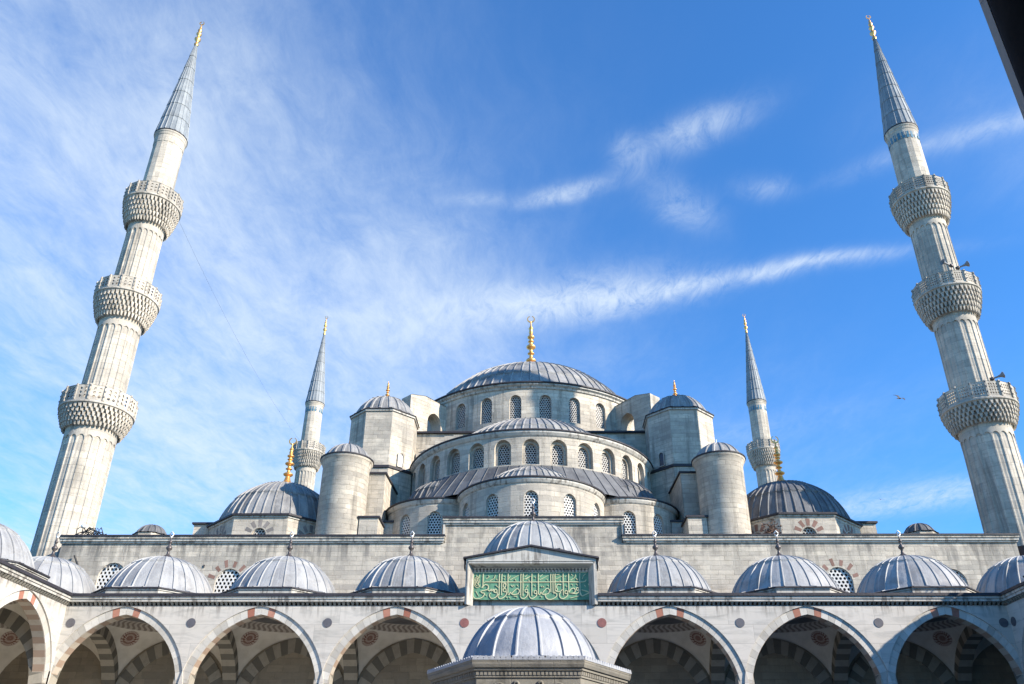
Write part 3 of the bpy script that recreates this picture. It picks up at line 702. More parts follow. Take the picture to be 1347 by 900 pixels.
# roofs
mb = MB()
mb.box(XL+0.02, XR-0.02, 1.41, 52, ZW-0.4, ZW-0.1)
hp('lower_roof', mb, 'lead_hall', 0, HY, 0)
# body below the drum: great arch walls
XC, YC = -0.2, 75.6
mb = MB()
mb.box(-11.6, 11.2, -11.9, 11.9, 12.0, 29.35); mb.box(-12.0, 11.6, -12.15, 12.15, 29.35, 29.5, 1)
for s in (-1, 1):     # stepped extrados beside the half dome
    for k in range(7):
        x = XC+s*(5.6+0.75*k); 
        mb.box(min(x, x+s*0.75), max(x, x+s*0.75), -12.75, -11.905, 20, 28.9-0.10*k*k, 0)
hp('arch_wall', mb, ['stone_upper', 'lead_edge'], 0, YC, 0)

# ---- main drum and dome
DA = radians(360/28); DR = 11.55
def drum(name, R, z0, z1, nb, da, ww, wh, wz, loc, mats, parent, arc=None, depth=0.30, recess=None, cell=0.2, key='lattice', cornice=0.45, vis=None):
    """cylindrical wall, openings centred on bay k; angle 0 = towards the viewer side (-Y)"""
    mb = MB(); bays = []
    for k in range(nb):
        a = (k-(nb-1)/2)*da if arc is None else arc[k]
        bays.append(a); u = a*R
        def mp(uu, z, d): 
            an = uu/R; return ((R-d)*sin(an), -(R-d)*cos(an), z)
        hl = [winloop(u, wz, ww, wh, 8)] if recess is None else [winloop(u, wz, recess[0], recess[1], 10)]
        wall(mb, [(u-R*da/2, z0), (u+R*da/2, z0), (u+R*da/2, z1), (u-R*da/2, z1)], hl, mp, depth if recess is None else recess[2], R*da/5, 0, True)
        if recess is not None:
            def mp2(uu, z, d): return mp(uu, z, d+recess[2])
            wall(mb, winloop(u, wz-0.05, recess[0]+0.1, recess[1]+0.1, 10), [winloop(u, wz+0.08, ww, wh, 8)], mp2, depth, None, 0)
    d = mb.build(name, mats, parent, loc)
    gm = grille_mesh(ww, wh, cell, key)
    dd = depth*0.75+(recess[2] if recess else 0)
    for a in bays:
        zz = wz+(0.08 if recess else 0)
        rr = R-dd
        link('window_grille', gm, d, (rr*sin(a), -rr*cos(a), zz), a)
    return d
mdr = drum('main_drum', DR, 29.5, 33.75, 28, DA, 1.04, 2.40, 30.75, (XC, YC-HY, 0), ['stone_upper'], hall, None, 0.34, None, 0.20)
for ch in mdr.children: pass
cm = MB(); cm.lathe([(DR-0.1, 33.60), (DR+0.12, 33.72), (DR+0.16, 33.86), (DR+0.34, 33.98), (DR+0.34, 34.10)], 112, 0, None, False)
cm.lathe([(DR+0.34, 34.10), (DR+0.46, 34.13), (DR+0.46, 34.24), (DR+0.1, 34.32), (DR-1.2, 34.36)], 112, 1, None, False)
cm.build('drum_cornice', ['marble_trim', 'lead_edge'], mdr)
mb = MB(); lead_dome(mb, 10.65, 0, 6.62, 72, 5, 0.085, 0.12, sub=1, steps=4, spread=0.9)
md = hp('main_dome', mb, 'lead_hall', XC, YC, 34.32)
f = MB(); f.lathe(gold_prof(6.5, 1.05), 20, 0, None, True)
for k in range(16):   # reeded foot
    a = 2*pi*k/16; f.tube([(1.02*cos(a), 1.02*sin(a), 0.02), (0.66*cos(a), 0.66*sin(a), 0.36), (0.37*cos(a), 0.37*sin(a), 0.87)], 0.06, 5)
crescent(f, 6.35, 0.42)
f.build('finial', 'gold', md, (0, 0, 6.6))
# ---- flying buttresses round the drum
for ang in (-44, 44, -76, 76, 136, -136):
    a = radians(ang); mb = MB()
    def mpb(u, z, d): return (u, d, z)
    L0, L1 = 0.0, 4.0
    out = [(L0, 29.45), (L1, 29.45), (L1, 33.2), (L1-1.6, 33.55), (L0, 33.3)]
    arch = [(0.55, 29.6), (2.05, 29.6)] + pointed(0.75, 0.9, 6, 1.30, 31.35)
    wall(mb, out, [arch], lambda u, z, d: (u, -0.65+d, z), 1.3)
    wall(mb, out, [arch], lambda u, z, d: (u, 0.65, z), 0.0)
    mb.poly([(L1,-0.65,29.45),(L1,0.65,29.45),(L1,0.65,33.2),(L1,-0.65,33.2)])
    mb.poly([(L1,-0.7,33.2),(L1,0.7,33.2),(L1-1.6,0.7,33.56),(L1-1.6,-0.7,33.56)], 1); mb.poly([(L1-1.6,-0.7,33.56),(L1-1.6,0.7,33.56),(L0,0.7,33.31),(L0,-0.7,33.31)], 1)
    dr = Vector((sin(a), -cos(a)))
    hp('flying_buttress', mb, ['stone_upper', 'lead_hall'], XC+dr.x*(DR-0.05), YC+dr.y*(DR-0.05), 0, None, atan2(dr.y, dr.x))

# ---- front half dome and its drum
SY, SR = 63.65, 9.62
sd = drum('semi_dome_drum', SR, 20.5, 25.0, 15, radians(11.9), 0.86, 1.62, 22.85, (-0.12, SY-HY, 0), ['stone_upper'], hall, None, 0.22, (1.22, 1.92, 0.32), 0.19)
cm = MB(); A0, A1 = -pi, 0
cm.lathe([(SR-0.05, 24.9), (SR+0.10, 25.02), (SR+0.22, 25.2), (SR+0.22, 25.32)], 60, 0, None, False, pi, 2*pi)
cm.lathe([(SR+0.22, 25.32), (SR+0.30, 25.35), (SR+0.30, 25.44), (SR-2.2, 25.50)], 60, 1, None, False, pi, 2*pi)
cm.build('drum_cornice', ['marble_trim', 'lead_edge'], sd)
mb = MB(); lead_dome(mb, 7.75, 0, 4.35, 34, 4, 0.08, 0.11, pi, 2*pi, sub=1, steps=4, spread=0.9)
hp('semi_dome', mb, 'lead_hall', -0.12, SY, 25.48)
# ---- lead skirt roof between the half dome drum and the exedrae
mb = MB(); ns = 40
def skirt(): 
    rows = []
    for r, z in ((SR+0.02, 22.75), (SR+1.0, 21.6), (SR+1.95, 20.40)):
        rows.append((r, z))
    for k in range(ns):
        a0 = pi+pi*k/ns; a1 = pi+pi*(k+1)/ns; w_ = 0.007
        for i in range(2):
            (ra, za), (rb, zb) = rows[i], rows[i+1]
            q = [(ra*cos(a0), ra*sin(a0), za), (ra*cos(a1), ra*sin(a1), za), (rb*cos(a1), rb*sin(a1), zb), (rb*cos(a0), rb*sin(a0), zb)]
            mb.poly(q, 0, random.random())
        mb.tube([((r)*cos(a0), (r)*sin(a0), z+0.01) for r, z in rows], 0.045, 5, 0, 0.5)
skirt()
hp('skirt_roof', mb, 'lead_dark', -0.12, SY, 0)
# ---- exedrae
def exedra(x, y, R, da, n, z1, h, ng, a0, a1, arc=None, rz=0.0):
    d = drum('exedra_drum', R, 14.9, z1-0.38, n, da, 0.92, 1.85, 17.62, (x, y-HY, 0), ['stone_upper'], hall, arc, 0.26, None, 0.20, 'lattice_white')
    c = MB()
    c.lathe([(R-0.04, z1-0.5), (R+0.08, z1-0.40), (R+0.16, z1-0.24), (R+0.16, z1-0.14)], 40, 0, None, False, a0, a1)
    c.lathe([(R+0.16, z1-0.14), (R+0.24, z1-0.12), (R+0.24, z1-0.03), (R*0.72, z1+0.06)], 40, 1, None, False, a0, a1)
    c.build('drum_cornice', ['marble_trim', 'lead_edge'], d)
    m = MB(); lead_dome(m, R*0.75, 0, h, ng, 3, 0.065, 0.10, a0, a1, sub=1, steps=3, spread=0.9)
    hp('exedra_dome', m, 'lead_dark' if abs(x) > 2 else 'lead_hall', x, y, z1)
exedra(-0.08, 54.85, 5.0, radians(30), 7, 20.42, 2.25, 26, pi*0.92, pi*2.08)
exedra(-6.35, 58.05, 4.15, radians(31), 6, 20.42, 2.6, 22, pi*0.75, pi*2.0, [radians(-97+31*k) for k in range(5)]+[radians(58)])
exedra(6.2, 58.05, 4.15, radians(31), 6, 20.42, 2.6, 22, pi*1.0, pi*2.25, [radians(97-31*k) for k in range(5)]+[radians(-58)])

# ---- weight towers at the corners of the great square
def tower(x, y, R, side, small):
    mb = MB(); n = 8; ap = R*cos(pi/8)
    pl = polyring(ap, 8, -pi/2)
    mb.prism(pl, 25.1, 29.75, 0)
    pl2 = polyring(ap+0.12, 8, -pi/2); mb.prism(polyring(ap+0.22, 8, -pi/2), 24.92, 25.12, 1); mb.prism(pl2, 12, 24.9, 0)
    t = hp('weight_tower', mb, ['stone_upper', 'lead_edge'], x, y, 0)
    c = MB(); c.prism(polyring(ap+0.10, 8, -pi/2), 29.752, 29.90, 0); c.prism(polyring(ap+0.17, 8, -pi/2), 29.902, 29.975, 1); c.build('eave', ['marble_trim', 'lead_edge'], t)
    d = MB(); lead_dome(d, 2.42, 0, 1.85, 20, 2, 0.085, 0.26, eave=(ap+0.14, 8, -0.17, -pi/2), sub=2, steps=5, ripple=0.05)
    d.build('tower_dome', 'lead_hall', t, (0, 0, 30.16))
    f = MB(); f.lathe(gold_prof(1.75, 0.38), 12, 0, None, True); f.build('finial', 'gold', t, (0, 0, 31.95))
    if small:     # slit opening
        s = MB(); q = small
        wall(s, winloop(0, 0, 0.62, 1.25, 6), [winloop(0, 0.06, 0.44, 1.08, 6)], lambda u, z, dd: (u, dd-0.10, z), 0.08); s.poly([(p[0], -0.025, p[1]) for p in winloop(0, 0, 0.6, 1.2, 6)], 1)
        a = radians(-45*side); rr = ap+0.01
        s.build('slit_window', ['stone_carved', q], t, (rr*sin(a), -rr*cos(a), 25.25), a)
    return t
tower(-12.28, 62.6, 2.78, -1, 'pale_metal'); tower(12.0, 62.6, 2.84, 1, 'glass_dark')
# ---- stepped buttress blocks in front of each tower
for s in (-1, 1):
    mb = MB()
    def blk(x0, x1, y0, y1, z0, z1, z1b=None):
        X0, X1 = min(s*x0, s*x1), max(s*x0, s*x1); z1b = z1 if z1b is None else z1b
        v = [mb.vert(p) for p in ((X0,y0,z0),(X1,y0,z0),(X1,y1,z0),(X0,y1,z0),(X0,y0,z1),(X1,y0,z1),(X1,y1,z1b),(X0,y1,z1b))]
        for q in ((4,5,6,7),(0,1,5,4),(1,2,6,5),(2,3,7,6),(3,0,4,7)): mb.face([v[i] for i in q], 0)
        e = 0.10
        v = [mb.vert(p) for p in ((X0-e,y0-e,z1+.004),(X1+e,y0-e,z1+.004),(X1+e,y1,z1b+.004),(X0-e,y1,z1b+.004),(X0-e,y0-e,z1+.13),(X1+e,y0-e,z1+.13),(X1+e,y1,z1b+.13),(X0-e,y1,z1b+.13))]
        for q in ((0,3,2,1),(4,5,6,7),(0,1,5,4),(1,2,6,5),(2,3,7,6),(3,0,4,7)): mb.face([v[i] for i in q], 1)
    blk(10.45, 13.4, 55.2, 60.4, 13, 22.6, 22.9)
    blk(10.25, 11.5, 53.0, 55.18, 13, 18.7)
    blk(9.6, 10.43, 55.6, 60.2, 13, 19.2)
    hp('buttress', mb, ['stone_upper', 'lead_edge'], 0, HY, 0).location = (0, -HY, 0)
# ---- round stair turrets
for s in (-1, 1):
    mb = MB(); mb.lathe([(1.60, 12), (1.60, 22.45), (1.66, 22.55), (1.68, 22.72), (1.80, 22.82), (1.80, 22.95)], 44, 0, None, True)
    x = -12.95 if s < 0 else 12.92
    t = hp('stair_turret', mb, 'stone_upper', x, 53.9, 0)
    e = MB(); e.lathe([(1.80, 22.952), (1.86, 22.96), (1.86, 23.05), (1.5, 23.12)], 44, 0, None, False); e.build('eave', 'lead_edge', t)
    d = MB(); lead_dome(d, 1.52, 0, 1.12, 16, 1, 0.07, 0.20, sub=2, steps=7, ripple=0.05); d.build('turret_dome', 'lead_hall', t, (0, 0, 23.1))
    k = MB(); k.lathe([(0.10, 24.18), (0.12, 24.3), (0.05, 24.36), (0.03, 24.6)], 8); k.build('finial', 'dark_bronze' if s < 0 else 'pale_metal', t)
# ---- corner domes
for s in (-1, 1):
    x, y = (-18.05, 57.3) if s < 0 else (18.1, 57.3)
    mb = MB(); ap = 4.35; n = 8
    R8 = ap/cos(pi/8); side = 2*ap*math.tan(pi/8)
    for k in range(8):
        a = -pi/2+2*pi*k/8; nx, ny = cos(a), sin(a); tx, ty = -ny, nx
        def mp(u, z, d): return (nx*(ap-d)+tx*u, ny*(ap-d)+ty*u, z)
        hl = [winloop(0, 16.7, 0.95, 1.35, 8)] if k in (0, 1, 7, 2, 6) else []
        wall(mb, [(-side/2, 13), (side/2, 13), (side/2, 18.72), (-side/2, 18.72)], hl, mp, 0.3)
    dr = hp('corner_drum', mb, 'stone_upper', x, y, 0)
    for k in (0, 1, 7, 2, 6):
        a = -pi/2+2*pi*k/8
        link('window_grille', grille_mesh(0.95, 1.35, 0.2, 'lattice'), dr, ((ap-0.2)*cos(a), (ap-0.2)*sin(a), 16.7), a+pi/2)
        vb = MB()
        for j in range(7):
            b = radians(-8+196*j/6); r0, r1, ha = 0.56, 1.02, 0.17
            pts = [(r*cos(b+q*ha*0.56/r*1.1), 17.57+r*sin(b+q*ha*0.56/r*1.1)) for r, q in ((r0,-1),(r1,-1.3),(r1,1.3),(r0,1))]
            vb.poly([(p[0], -0.006, p[1]) for p in pts], 0, random.random())
        vb.build('arch_bricks', 'red_brick' if s > 0 else 'grey_brick', dr, (ap*cos(a), ap*sin(a), 0), a+pi/2)
    c = MB(); c.prism(polyring(ap+0.08, 8, -pi/2), 18.722, 18.84, 0); c.prism(polyring(ap+0.22, 8, -pi/2), 18.842, 18.96, 1); c.build('eave', ['marble_trim', 'lead_edge'], dr)
    d = MB(); lead_dome(d, 4.22, 0, 3.45, 44, 3, 0.07, 0.10, eave=(ap+0.18, 8, -0.10, -pi/2), sub=1, steps=4)
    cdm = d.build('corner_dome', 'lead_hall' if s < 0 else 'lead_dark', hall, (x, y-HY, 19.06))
    f = MB(); f.lathe(gold_prof(3.35, 0.72), 16, 0, None, True); crescent(f, 3.25, 0.30); f.build('finial', 'gold', cdm, (0, 0, 3.40))
    b = MB(); X0, X1 = (x-5.6, x-4.0) if s < 0 else (x+4.0, x+5.6)
    b.box(X0, X1, y-1.5, y+4.5, 13, 19.15, 0); b.box(X0-.12, X1+.12, y-1.65, y+4.5, 19.152, 19.28, 1)
    b.build('corner_block', ['stone_upper', 'lead_edge'], hall, (0, -HY, 0))
    q = MB(); lead_dome(q, 0.98, 0, 0.72, 14, 1, 0.05, 0.12, sub=1, steps=6, mat=0, eave=(1.15, 8, -0.06, 0.0)); q.prism(polyring(1.05, 8, 0.0), -4.2, -0.08, 1)
    q.build('gallery_dome', ['lead_dark', 'stone_upper'], hall, (-26.6 if s < 0 else 26.65, 56-HY, 18.45))

# ================================================================== PORTICO ARCADES
B, AY = 6.5, 40.5
SPR, HS, RISE, TH = 6.35, 3.02, 3.60, 0.36
def voussoir_out(n, cx): return pointed(HS+TH, RISE+TH*1.08, n, cx, SPR)
def cupola(parent, x, y, z, R, high=0.0, lbl=None, fin=True, ze=11.02):
    """octagonal drum, ribbed lead dome and finial; x,y in parent space, z = eave height"""
    dm = MB(); ap = 3.10
    dm.prism(polyring(ap, 8, pi/2), ze-0.14, z-0.10, 0); dm.prism(polyring(ap+0.05, 8, pi/2), z-0.098, z-0.03, 0); dm.prism(polyring(ap+0.11, 8, pi/2), z-0.028, z+0.03, 1)
    ph_ = random.random()*6.28; rj = random.uniform(0.985, 1.012)
    d = MB(); lead_dome(d, 2.72*rj, 0, 2.14, random.choice((25, 26, 27, 28)), 2, 0.05*random.uniform(.8, 1.15), 0.062, ph_, ph_+2*pi, eave=(ap+0.10, 8, -0.12, pi/2), sub=2, steps=6, spread=1.25)
    o = d.build('portico_dome', 'lead_portico', parent, (x, y, z+0.16), 0)
    dm.build('dome_drum', ['marble_trim', 'lead_edge'], o, (0, 0, -(z+0.16)))
    if fin:
        f = MB(); f.lathe([(0.34, -0.06), (0.20, 0.05), (0.09, 0.14), (0.06, 0.34), (0.15, 0.44), (0.16, 0.52), (0.06, 0.64), (0.045, 0.74), (0.09, 0.80), (0.09, 0.86), (0.035, 0.94), (0.03, 1.10)], 12, 0, None, True)
        pts = [(0, 0, 1.08), (0.08, 0, 1.18), (0.105, 0, 1.26), (0.0, 0, 1.40), (-0.105, 0, 1.26), (-0.08, 0, 1.18), (0, 0, 1.08)]
        f.tube(pts, 0.032, 6, 1)
        f.build('finial', ['dark_bronze', 'pale_metal'], o, (0, 0, 2.20))
    return o
def sail_mesh():
    mb = MB(); n = 22; rows = []
    for i in range(n+1):
        r = []
        for j in range(n+1):
            x = -3.25+6.5*i/n; y = -3.25+6.5*j/n
            r.append(mb.vert((x, y, 1.09*sqrt(max(0, 2*3.25**2-x*x-y*y)))))
        rows.append(r)
    for i in range(n):
        for j in range(n): mb.face((rows[i][j], rows[i+1][j], rows[i+1][j+1], rows[i][j+1])[::-1], 0, 0.5, None, True)
    return mb.mesh('vault', ['vault_plaster'])
SAIL = sail_mesh()
def col_mesh():
    mb = MB(); mb.lathe([(0.48, 0), (0.48, 0.2), (0.42, 0.3), (0.38, 0.4), (0.36, 2.5), (0.335, 5.2), (0.40, 5.3), (0.40, 5.42)], 24, 0, None, True)
    mb.lathe([(0.38, 5.42), (0.44, 5.6), (0.50, 5.8), (0.62, 6.05)], 16, 1, None, False)
    mb.box(-0.52, 0.52, -0.5, 0.5, 6.05, SPR-0.002, 1)
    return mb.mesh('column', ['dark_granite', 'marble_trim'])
COLM = col_mesh()
def transverse_mesh(y0=0.66, y1=6.78):
    mb = MB(); hs = (y1-y0)/2; cy = (y0+y1)/2; n = 13
    inn = pointed(hs-0.02, 3.35, n, cy, SPR); out = pointed(hs+0.62, 3.35+0.72, n, cy, SPR)
    tmp = MB(); voussoirs(tmp, inn, out, -0.36, 0.36, lambda i, nn: 0.12+0.1*random.random() if i % 2 else 0.75+0.2*random.random())
    tmp.v = [(y, x, z) for x, y, z in tmp.v]; tmp.f = [f[::-1] for f in tmp.f]
    return tmp.mesh('transverse_arch', ['voussoir_stripe'])
TRANS = transverse_mesh()
def blind_mesh():
    mb = MB(); n = 12
    voussoirs(mb, pointed(2.50, 2.92, n, 0, SPR), pointed(3.16, 3.66, n, 0, SPR), -0.10, 0.06, lambda i, nn: 0.18+0.1*random.random() if i % 2 else 0.72+0.2*random.random())
    return mb.mesh('wall_arch', ['voussoir_stripe'])
BLIND = blind_mesh()

def arcade(name, label, loc, rz, nb, x0, x1, ends=(0.0, 0.0), portal=None, medals=None, group=None):
    """front in the local XZ plane (y=0), depth to +y; nb bays centred on local x = k*B"""
    root = thing(name, label, 'arcade', (loc[0], loc[1], -0.05), rz, group); root.scale = (1, 1, 1.0127)
    ks = [k-(nb-1)/2 for k in range(nb)]; xs = [k*B for k in ks]
    ztop = 10.34
    fr = MB(); holes = []
    n = 16
    for x in xs:
        o_ = voussoir_out(n, x)
        holes.append([(x-HS-TH, 5.0), (x+HS+TH, 5.0)] + o_)
    out = [(x0, 6.351), (x1, 6.351), (x1, ztop), (x0, ztop)]
    # spandrel wall: openings cut through the lower edge
    out = [(x0, 6.351)]
    for x in xs: out += [(x-HS-TH, 6.351)] + voussoir_out(n, x)[::-1] + [(x+HS+TH, 6.351)]
    o2 = []
    for p in out + [(x1, 6.351), (x1, ztop), (x0, ztop)]:
        if not o2 or (abs(o2[-1][0]-p[0])+abs(o2[-1][1]-p[1])) > 1e-3: o2.append(p)
    # neighbouring arch rings may touch: clamp them apart
    wall(fr, o2, [], lambda u, z, d: (u, d, z), 0.0)
    # step back to the ring face
    for x in xs:
        L = voussoir_out(n, x)
        for i in range(len(L)-1):
            fr.poly([(L[i][0],0,L[i][1]), (L[i+1][0],0,L[i+1][1]), (L[i+1][0],0.4,L[i+1][1]), (L[i][0],0.4,L[i][1])][::-1])
    fr.box(x0, x1, 0.45, 0.9, ztop, 10.85)
    wall(fr, o2, [], lambda u, z, d: (u, 0.64, z), 0.0)
    for xe in (x0, x1): fr.poly([(xe,0,6.35),(xe,0.64,6.35),(xe,0.64,ztop),(xe,0,ztop)])
    front = fr.build('spandrel_wall', 'marble', root)
    for x in xs:
        v = MB(); nn = 2*n
        voussoirs(v, pointed(HS, RISE, n, 0, SPR), pointed(HS+TH, RISE+TH*1.08, n, 0, SPR), 0.075, 0.66,
                  lambda i, m: random.random(), 0.012, lambda i, m: 1 if i in (m//2-2, m//2+1) else (2 if (i < m//2-3 or i > m//2+2) and random.random() < 0.0 else 0))
        # soffit lining: warm alternating blocks
        so_ = MB(); 
        voussoirs(v, pointed(HS-0.012, RISE-0.012, n, 0, SPR), pointed(HS-0.004, RISE-0.004, n, 0, SPR), 0.11, 0.655, lambda i, m: (0.15 if i % 2 else 0.85), 0.0, lambda i, m: 2)
        v.build('arch_ring', ['voussoir', 'voussoir_red', 'voussoir_rust'], root, (x, 0, 0))
    for i in range(nb+1):
        xx = (i-nb/2)*B
        if abs(xx) > max(abs(x0), abs(x1))+0.3: continue
        link('column', COLM, root, (xx, 0.46, 0))
    for i in range(nb+1):
        xx = (i-nb/2)*B
        link('transverse_arch', TRANS, root, (xx, 0, 0))
    for x in xs:
        link('vault', SAIL, root, (x, 3.25+0.3, SPR)); link('wall_arch', BLIND, root, (x, 6.72, 0))
    # medallions
    for mx, mt in (medals or []):
        m = MB(); nseg = 20; ring = [(0.215*cos(2*pi*i/nseg), 0.215*sin(2*pi*i/nseg)) for i in range(nseg)]
        m.poly([(p[0], -0.02, p[1]) for p in ring]); 
        for i in range(nseg): j=(i+1)%nseg; m.poly([(ring[i][0],-0.02,ring[i][1]),(ring[i][0],0.0,ring[i][1]),(ring[j][0],0,ring[j][1]),(ring[j][0],-0.02,ring[j][1])])
        m.build('medallion', mt, root, (mx, -0.004, 9.54))
    # cornice: carved dark-toothed band, smooth fascia, lead edge
    cn = MB()
    spans = [(x0, x1)] if not portal else [(x0, portal[0]), (portal[1], x1)]
    for a, b in spans:
        e0 = -0.0; 
        nt = int((b-a)/0.215)
        for k in range(nt):
            xa = a+(b-a)*(k+0.04)/nt; xb = a+(b-a)*(k+0.70)/nt; xm = (xa+xb)/2
            f0 = [(xa, -0.15, 10.495), (xb, -0.15, 10.495), (xb, 0, 10.495), (xa, 0, 10.495)]
            lo = [(xa+0.03, -0.035, 10.345), (xb-0.03, -0.035, 10.345), (xb-0.02, 0, 10.345), (xa+0.02, 0, 10.345)]
            A = [cn.vert(p) for p in f0]; C = [cn.vert(p) for p in lo]
            for i in range(4): j=(i+1)%4; cn.face((C[i], C[j], A[j], A[i]), 0)
            cn.face(C[::-1], 0)
        cn.box(a, b, -0.18, 0.448, 10.50, 10.62, 1); cn.box(a, b, -0.23, 0.448, 10.622, 10.735, 1)
        cn.box(a, b, -0.30, 0.9, 10.852-0.115, 10.87, 2)
    cn.build('cornice', ['stone_fountain', 'marble_trim', 'lead_edge'], root)
    rf = MB(); rf.box(x0, x1, 0.9, 7.0, 10.60, 10.86); rf.build('flat_roof', 'lead_dark', root)
    return root, xs

# ---- the portico before the hall
CX = 22.4
meds = [(k*B, 'medallion_red' if abs(k) < 1 else 'medallion_grey') for k in (-2.5,-1.5,-0.5,0.5,1.5,2.5)] + [(-22.02, 'medallion_grey'), (22.08, 'medallion_grey')]
portico, pxs = arcade('portico', 'sunlit seven-arched marble portico with lead domes along the front of the mosque', (0, AY, 0), 0, 7, -CX, CX, portal=(-3.28, 3.10), medals=meds)
for sx_ in (-1, 1):
    link('vault', SAIL, portico, (sx_*26, 3.55, SPR)); cr = MB(); cr.box(min(sx_*22.41, sx_*29.4), max(sx_*22.41, sx_*29.4), 0.0, 7.0, 10.6, 10.855); cr.build('corner_roof', 'lead_dark', portico)
for x0_, x1_ in ((-29.4, -29.05), (29.05, 29.4)):
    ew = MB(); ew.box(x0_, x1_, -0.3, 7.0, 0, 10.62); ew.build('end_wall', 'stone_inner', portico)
portico.scale = (1.0093, 1, 1.0127); portico.location.x = 0.06
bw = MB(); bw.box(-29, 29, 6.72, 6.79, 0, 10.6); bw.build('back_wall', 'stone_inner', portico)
for k in (-4, -3, -2, -1, 1, 2, 3, 4):
    cupola(portico, k*B if abs(k) < 4 else k*6.42, 3.25, 11.22, 2.82, fin=(abs(k) < 4 or k == -4))
cupola(portico, 0, 3.25, 13.08, 2.82, ze=12.45)
# portal block with gable, recessed inscription panel
pb = MB(); PX0, PX1 = -3.26, 3.08; ZE, ZP = 12.55, 13.14; PM = (PX0+PX1)/2
IX0, IX1, IZ0, IZ1 = -2.90, 2.70, 10.66, 12.16
OX0, OX1, OZ1 = IX0-0.24, IX1+0.24, IZ1+0.16
yf = -0.16
wall(pb, [(PX0, 10.36), (OX0, 10.36), (OX0, OZ1), (OX1, OZ1), (OX1, 10.36), (PX1, 10.36), (PX1, ZE), (PM, ZP), (PX0, ZE)], [], lambda u, z, d: (u, yf+d, z), 0)
yb = 0.22
pb.poly([(OX0,yf,10.36),(OX0,yf,OZ1),(IX0,yb,IZ1),(IX0,yb,10.36)]); pb.box(PX0+.01, PX1-.01, yb+0.06, 0.79, 10.87, 12.5); pb.poly([(OX1,yf,10.36),(IX1,yb,10.36),(IX1,yb,IZ1),(OX1,yf,OZ1)])
pb.poly([(OX0,yf,OZ1),(OX1,yf,OZ1),(IX1,yb,IZ1),(IX0,yb,IZ1)])
for x in (PX0, PX1): pb.poly([(x,yf,10.36),(x,0.8,10.36),(x,0.8,ZE),(x,yf,ZE)])
pb.poly([(PX0,0.8,10.36),(PX1,0.8,10.36),(PX1,0.8,ZE),(PM,0.8,ZP),(PX0,0.8,ZE)][::-1])
# thin string moulding under the gable
pb.box(PX0+0.10, PX1-0.10, yf-0.05, yf-0.001, OZ1+0.10, OZ1+0.15); pb.box(OX0-0.05, OX0, yf-0.04, yf-0.001, 10.37, OZ1+0.05); pb.box(OX1, OX1+0.05, yf-0.04, yf-0.001, 10.37, OZ1+0.05); pb.box(OX0-0.05, OX1+0.05, yf-0.04, yf-0.001, OZ1, OZ1+0.05)
pblk = pb.build('portal_block', 'marble_trim', portico)
gc = MB()
for xa, xb, za, zb in ((PX0-0.14, PM, ZE-0.02, ZP+0.01), (PM, PX1+0.14, ZP+0.01, ZE-0.02)):
    v = [gc.vert(p) for p in ((xa,yf-.16,za),(xb,yf-.16,zb),(xb,0.9,zb),(xa,0.9,za),(xa,yf-.16,za+.075),(xb,yf-.16,zb+.075),(xb,0.9,zb+.075),(xa,0.9,za+.075))]
    for q in ((0,3,2,1),(4,5,6,7),(0,1,5,4),(1,2,6,5),(2,3,7,6),(3,0,4,7)): gc.face([v[i] for i in q])
for x in (PX0-0.10, PX1+0.06): gc.box(x, x+0.03, yf-0.05, 0.5, ZE-0.45, ZE-0.03)
gc.build('gable_coping', 'lead_edge', pblk)
# stalactite row over the panel
st = MB(); nt = 34
for k in range(nt):
    for t in range(2):
        xa = IX0-0.1*t+(IX1-IX0+0.2*t)*(k+0.08+0.5*t)/nt; wd_ = (IX1-IX0)/nt*0.8; y1 = yb-0.06-0.12*t; z1 = IZ1-0.19+0.10*t
        if xa+wd_ > IX1+0.12: continue
        A = [st.vert(p) for p in ((xa,y1,z1+0.10),(xa+wd_,y1,z1+0.10),(xa+wd_,yb,z1+0.10),(xa,yb,z1+0.10))]; C = st.vert((xa+wd_/2, yb-0.03, z1-0.02))
        for i in range(4): st.face((A[(i+1)%4], A[i], C))
        st.face(A)
st.build('stalactite_row', 'stone_carved', pblk)
ip = MB(); ip.box(IX0-0.01, IX1+0.01, yb, yb+0.05, IZ0, IZ1-0.16)
panel = ip.build('inscription_panel', 'panel_green', portico)
# gilded thuluth lettering, traced stroke by stroke on the panel
LT = MB()
def pa(p): return (600+p[0]/13.47, 740+p[1]/13.47)
def pbx(p): return (690+p[0]/13.47, 740+p[1]/13.47)
def P2(q): return (IX0+(q[0]-620.9)/(772.5-620.9)*(IX1-IX0), (IZ1-0.16)+(q[1]-756.6)/(788.6-756.6)*(IZ0-(IZ1-0.16)))
def spline(pts):
    out = []; n = len(pts)
    for i in range(n-1):
        p0, p1, p2, p3 = pts[max(i-1,0)], pts[i], pts[i+1], pts[min(i+2,n-1)]
        for t in (0, 0.25, 0.5, 0.75):
            out.append(tuple(0.5*((2*p1[k])+(-p0[k]+p2[k])*t+(2*p0[k]-5*p1[k]+4*p2[k]-p3[k])*t*t+(-p0[k]+3*p1[k]-3*p2[k]+p3[k])*t**3) for k in (0,1)))
    return out+[pts[-1]]
zoff = [0]
